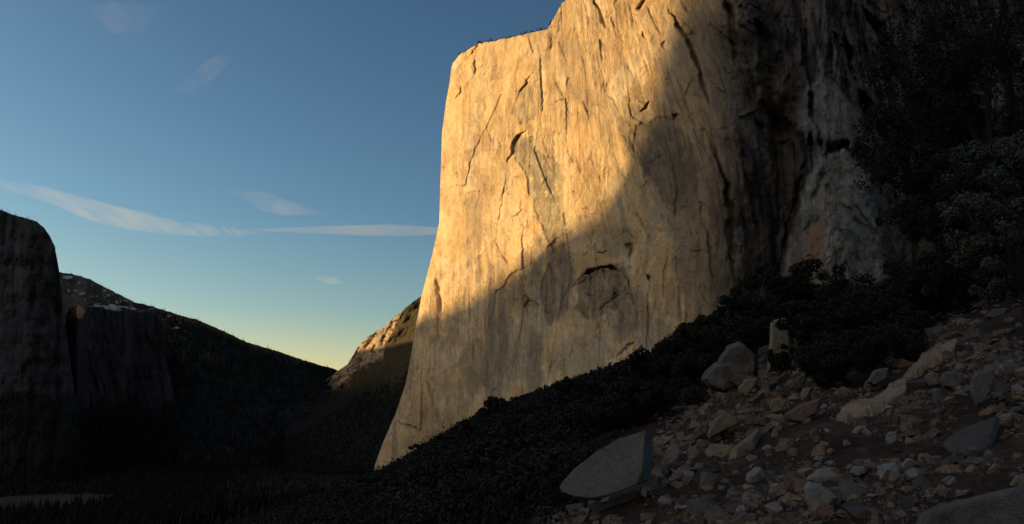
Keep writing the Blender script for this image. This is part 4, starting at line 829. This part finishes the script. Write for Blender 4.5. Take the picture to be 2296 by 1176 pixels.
# countable loose rocks
gr = {0: ('grey', 'loose grey rock among many on the brown scree'), 1: ('tan', 'loose tan rock among many on the brown scree'), 2: ('pink', 'loose pinkish rock among many on the brown scree'), 3: ('dark', 'loose dark rock among many on the brown scree'), 4: ('pale', 'loose pale rock among many on the brown scree')}
var = []
for i in range(20):
    g2 = np.random.default_rng(300 + i); q = g2.normal(size=(13, 3)); q /= np.linalg.norm(q, axis=1, keepdims=True); q = q * g2.uniform(.75, 1.0, (13, 1)) * np.array([1, g2.uniform(.6, .9), g2.uniform(.35, .7)]) * .5
    var.append(hull(q, M_ROCKS[i % 5], 'rock', rough=.03, sub=2, seed=i, link=False, bev=.035))
scree = np.array([(1482, 905), (1560, 885), (1640, 872), (1700, 800), (1770, 790), (1800, 840), (1870, 872), (1950, 868), (2060, 780), (2160, 705), (2310, 640), (2320, 1190), (1180, 1190), (1300, 1150), (1462, 1100), (1470, 1000)], float)
def inside(x, y, poly):
    r_ = np.zeros(np.shape(x), bool); n_ = len(poly)
    for i in range(n_):
        (x1, y1), (x2, y2) = poly[i], poly[(i + 1) % n_]; c_ = ((y1 > y) != (y2 > y)) & (x < (x2 - x1) * (y - y1) / (y2 - y1 + 1e-9) + x1); r_ ^= c_
    return r_
g = np.random.default_rng(77); cnt = 0; per = [0] * 5
while cnt < 280:
    a, b = g.uniform(1180, 2310), g.uniform(640, 1190)
    if not inside(np.array(a), np.array(b), scree): continue
    if b > 1000 and 1250 < a < 1460: continue
    if inside(np.array(a), np.array(b), np.array(BR[4][1], float)): continue
    dens = 0.9 if a < 1880 else .5
    if g.random() > dens: continue
    p = on(a, b); Y_ = p[1]; spx = 13.5 * g.uniform(.6, 1) ** -1 * (1 + 1.6 * g.random() ** 4) * (1 + .5 * ss(900, 1150, b)); s_ = spx * Y_ / F * 1.5
    i = int(g.integers(20)); c_ = i % 5
    if per[c_] >= 62: continue
    o = bpy.data.objects.new('rock', var[i]); COL.objects.link(o); per[c_] += 1
    o.location = (p[0], p[1], p[2] + s_ * .06); o.rotation_euler = (g.uniform(-.3, .3), -math.atan(GA) * .6 + g.uniform(-.35, .35), g.uniform(0, 6.28)); o.scale = (s_, s_ * g.uniform(.8, 1.2), s_ * g.uniform(.8, 1.3))
    tag(o, gr[c_][1], 'rock', 'loose %s rocks on the scree' % gr[c_][0]); cnt += 1
LM = [((1636, 825), 'the largest pale boulder'), ((1678, 870), 'the orange rock'), ((1750, 740), 'the pale rock among the oaks'), ((1764, 790), 'the dark gully rock'), ((1950, 900), 'the lower ramp slab'), ((2090, 800), 'the upper ramp slab'), ((1967, 846), 'the grey boulder under the oaks'), ((2137, 852), 'the rounded grey boulder'), ((2205, 868), 'the square-topped boulder'),
      ((2190, 985), 'the flat dark slab'), ((1840, 1118), 'the white-rimmed wedge boulder'), ((2180, 1150), 'the corner boulder'), ((1625, 952), 'the tan wedge boulder'), ((1748, 910), 'the rounded tan boulder'), ((1800, 922), 'the long pinkish rock'), ((1790, 858), 'the tilted flake'), ((1670, 1010), 'the narrow tan slab'), ((1500, 1045), 'the pinkish slab'),
      ((1665, 1168), 'the reddish bottom rock'), ((2115, 1095), 'the small stone pile'), ((1923, 1056), 'the pale speckled stone'), ((2240, 703), 'the pale flat rock up the slope'), ((2178, 735), 'the narrow grey rock up the slope'), ((1998, 984), 'the white lumpy stone'), ((1835, 1030), 'the small white stone'), ((1450, 1100), 'the slanting boulder'), ((1400, 1165), 'the dark block'),
      ((1300, 1090), 'the slanting boulder tip'), ((1360, 1000), 'the slanting boulder top'), ((1010, 1090), 'the brown rock rib'), ((890, 1120), 'the grey outcrop'), ((1150, 1120), 'the grey rock between bushes'), ((923, 1010), 'the leftmost wall pine'), ((1010, 960), 'the lone wall pine'), ((1042, 950), 'the close pair of pines'), ((1112, 915), 'the upright pine'), ((1330, 860), 'the sharp-topped oak'), ((1520, 800), 'the oak left of the pale boulder'), ((1440, 840), 'the oak above the slanting boulder')]
def where(o, adj, noun, marks=LM):
    a, b = topx(np.array(o.location)); a, b = float(a), float(b); (mx_, my_), nm_ = min(marks, key=lambda m: (m[0][0] - a) ** 2 + (m[0][1] - b) ** 2); dx, dy = a - mx_, b - my_
    d_ = math.hypot(dx, dy); side = ('right of' if dx > 0 else 'left of') if abs(dx) > abs(dy) * 1.6 else ('below' if dy > 0 else 'above') if abs(dy) > abs(dx) * 1.6 else ('below and %s of' if dy > 0 else 'above and %s of') % ('right' if dx > 0 else 'left')
    return '%s %s %s %s %s' % (adj, noun, 'close' if d_ < 45 else 'some way', side, nm_)
for o in list(COL.objects):
    gr_ = o.get('group', '')
    if gr_.endswith('on the scree'):
        sz = 'small' if o.scale[0] / o.location[1] * F / 1.5 < 15 else 'larger'; o['label'] = where(o, sz + ' ' + gr_.split()[1], 'rock')
    elif gr_ == 'dark scrub oaks covering the slope below the wall':
        o['label'] = where(o, 'dark' if 'dark' in gr_ else '', 'scrub oak')
# stones past counting, and dead brush between them
SLAB = np.array(BR[4][1], float)
def rubble(name, label, n, px0, px1, mat, g, mask=0):
    a = g.uniform(1150, 2330, n * 3); b = g.uniform(620, 1230, n * 3); k_ = inside(a, b, scree + np.array([0, 0.0])) | ((b > 1150) & (a > 1200))
    cl = fbm(a / 75, b / 50, o=4, s=140); k_ &= ~inside(a, b, SLAB) & (g.random(len(a)) > .55 * ss(1780, 1900, a) * ss(840, 940, b)); k_ &= (cl + .10 * mask + g.normal(size=len(a)) * .08 > -.10)
    a, b = a[k_][:n], b[k_][:n]; p = on(a, b); s_ = px0 * g.uniform(0, 1, len(a)) ** -.66; s_ = np.minimum(s_, px1) * p[:, 1] / F
    box = np.array([(x, y, z) for x in (-1, 1) for y in (-1, 1) for z in (-1, 1)], float); fc = np.array([(0, 1, 3, 2), (4, 6, 7, 5), (0, 4, 5, 1), (2, 3, 7, 6), (0, 2, 6, 4), (1, 5, 7, 3)])
    V = box[None] * g.uniform(.35, 1.1, (len(a), 8, 3)) * g.uniform(.45, 1.0, (len(a), 1, 3)) * np.array([1, .85, .6]) * s_[:, None, None] * .62
    al, be = g.uniform(0, 6.28, len(a)), g.uniform(-.8, .8, len(a)); ca, sa, cb, sb = np.cos(al)[:, None], np.sin(al)[:, None], np.cos(be)[:, None], np.sin(be)[:, None]
    x, y, z = V[..., 0], V[..., 1], V[..., 2]; x, z = x * cb - z * sb, x * sb + z * cb; x, y = x * ca - y * sa, x * sa + y * ca
    V = np.stack([x, y, z], -1) + p[:, None] + np.array([0, 0, .01]); Fs = (fc[None] + (np.arange(len(a)) * 8)[:, None, None]).reshape(-1, 4)
    o = mk(name, V, Fs, mat); o['kind'] = 'stuff'; o['label'] = label; return o
rubble('rubble', 'small grey rubble strewn over the scree', 4600, 3.4, 40, M_ROCKS[0], g, 1)
rubble('rubble', 'small tan rubble strewn over the scree', 3600, 3.4, 38, M_ROCKS[1], g, 1)
rubble('rubble', 'small pinkish rubble strewn over the scree', 3800, 3.4, 38, M_ROCKS[2], g, 0)
rubble('rubble', 'small dark rubble strewn over the scree', 4600, 3.4, 44, M_ROCKS[3], g, -1)
rubble('rubble', 'few pale chips strewn over the scree', 500, 3, 16, M_ROCKS[4], g, 1)
n = 42000; a = g.uniform(1150, 2330, n); b = g.uniform(620, 1230, n); k_ = (inside(a, b, scree) | ((b > 1150) & (a > 1200))) & (fbm(a / 70, b / 45, o=3, s=150) + .55 * ss(1750, 1950, a) > -.05); a, b = a[k_], b[k_]; p = on(a, b)
s_ = g.uniform(3, 10, len(a)) * p[:, 1] / F; d = g.normal(size=(len(a), 3)) * np.array([1, 1, .5]) + np.array([0, 0, .35]); d /= np.linalg.norm(d, axis=1, keepdims=True)
sd_ = np.cross(d, g.normal(size=(len(a), 3))); sd_ /= np.linalg.norm(sd_, axis=1, keepdims=True)
V = np.stack([p - sd_ * s_[:, None] * .10, p + sd_ * s_[:, None] * .10, p + d * s_[:, None]], 1)
o = mk('dry_brush', V, np.arange(3 * len(a)).reshape(-1, 3), M_BRUSH); o['kind'] = 'stuff'; o['label'] = 'reddish dead brush and litter between the stones'

# ------------------------------------------------------------------ clouds: thin high ice cloud, real volumes 8 km up
def cloud_mat(name, dens, sc, lo, hi):
    m = bpy.data.materials.new(name); m.use_nodes = True; t = m.node_tree; t.nodes.clear()
    o = nd(t, 'ShaderNodeOutputMaterial'); vs = nd(t, 'ShaderNodeVolumeScatter'); vs.inputs['Color'].default_value = (1, 1, 1, 1); vs.inputs['Anisotropy'].default_value = 0.2
    v = mapped(t, sc, (0, 0, R(37))); n1 = noise(t, v, 1, 8, .62, .5); c = ramp(t, n1, [(lo, 0.0), (hi, 1.0)])
    mm = nd(t, 'ShaderNodeMath', operation='MULTIPLY'); t.links.new(c, mm.inputs[0]); mm.inputs[1].default_value = dens
    t.links.new(mm.outputs[0], vs.inputs['Density']); t.links.new(vs.outputs[0], o.inputs['Volume']); return m
def cloud(label, path, dens, sc, lo=.3, hi=.7, alt=8000.0, th=500.0):
    """lens-shaped body along a line given as (px, py, half height px)"""
    path = np.array(path, float); n_ = 60; tt = np.linspace(0, 1, n_); s_ = np.linspace(0, 1, len(path)); px_ = np.interp(tt, s_, path[:, 0]); py_ = np.interp(tt, s_, path[:, 1]); hw = np.interp(tt, s_, path[:, 2])
    py_ = py_ + 0.12 * hw * fbm(tt * 9, 0 * tt, o=3, s=int(path[0, 0]) % 97); V = []; k_ = 28
    for i in range(n_):
        def far(y): t_, e_ = ray(px_[i], y); return np.array([t_ * alt / e_, alt / e_])
        a_, b_ = far(py_[i] + hw[i] + .01), far(py_[i] - hw[i] - .01)
        for j in range(k_):
            w_ = 2 * math.pi * j / k_; f = .5 + .5 * math.cos(w_); xy = a_ * (1 - f) + b_ * f; V.append((xy[0], xy[1], alt + th * .5 * (abs(math.sin(w_)) ** 3 + .004) * (1 if w_ < math.pi else -1) * (min(1, hw[i] / hw.max() + .02) ** 1.5)))
    Fs = [(i * k_ + j, i * k_ + (j + 1) % k_, (i + 1) * k_ + (j + 1) % k_, (i + 1) * k_ + j) for i in range(n_ - 1) for j in range(k_)]
    o = mk('cloud', V, Fs, cloud_mat('cloud_air', dens, sc, lo, hi), smooth=True)
    bm = bmesh.new(); bm.from_mesh(o.data); bmesh.ops.holes_fill(bm, edges=bm.edges); bmesh.ops.recalc_face_normals(bm, faces=bm.faces); bm.to_mesh(o.data); bm.free()
    return tag(o, label, 'cloud')
cloud('long bright streak of cirrus sloping down from the left edge', [(-60, 400, 10), (60, 424, 15), (140, 450, 22), (220, 475, 27), (300, 493, 26), (380, 508, 20), (460, 517, 16), (540, 521, 11), (620, 522, 1)], .00042, (.0032, .00022, .0012), .40, .74)
cloud('thin straight contrail running level to the wall', [(540, 516, 1), (620, 516, 4), (700, 516, 6), (800, 516, 8), (880, 517, 9), (960, 518, 7), (1040, 520, 5)], .00045, (.0004, .0004, .001), .1, .7)
cloud('faint smudge of cirrus above the streak', [(500, 425, 1), (545, 438, 12), (590, 452, 24), (630, 462, 22), (690, 475, 10), (740, 480, 2)], .00022, (.0005, .00025, .001), .3, .75)
cloud('tiny wisp of cloud low in the sky near the wall', [(700, 624, 1), (725, 627, 4), (750, 630, 5), (772, 634, 1)], .00028, (.0003, .0003, .001), .1, .7)
cloud('dim veil of cloud high in the upper left sky', [(380, 210, 1), (430, 185, 22), (480, 150, 26), (530, 125, 4)], .00010, (.001, .0005, .001), .35, .75)
cloud('dim pinkish patch of cloud at the top left', [(180, 20, 4), (250, 40, 40), (320, 40, 34), (370, 10, 4)], .00008, (.001, .0005, .001), .35, .75)
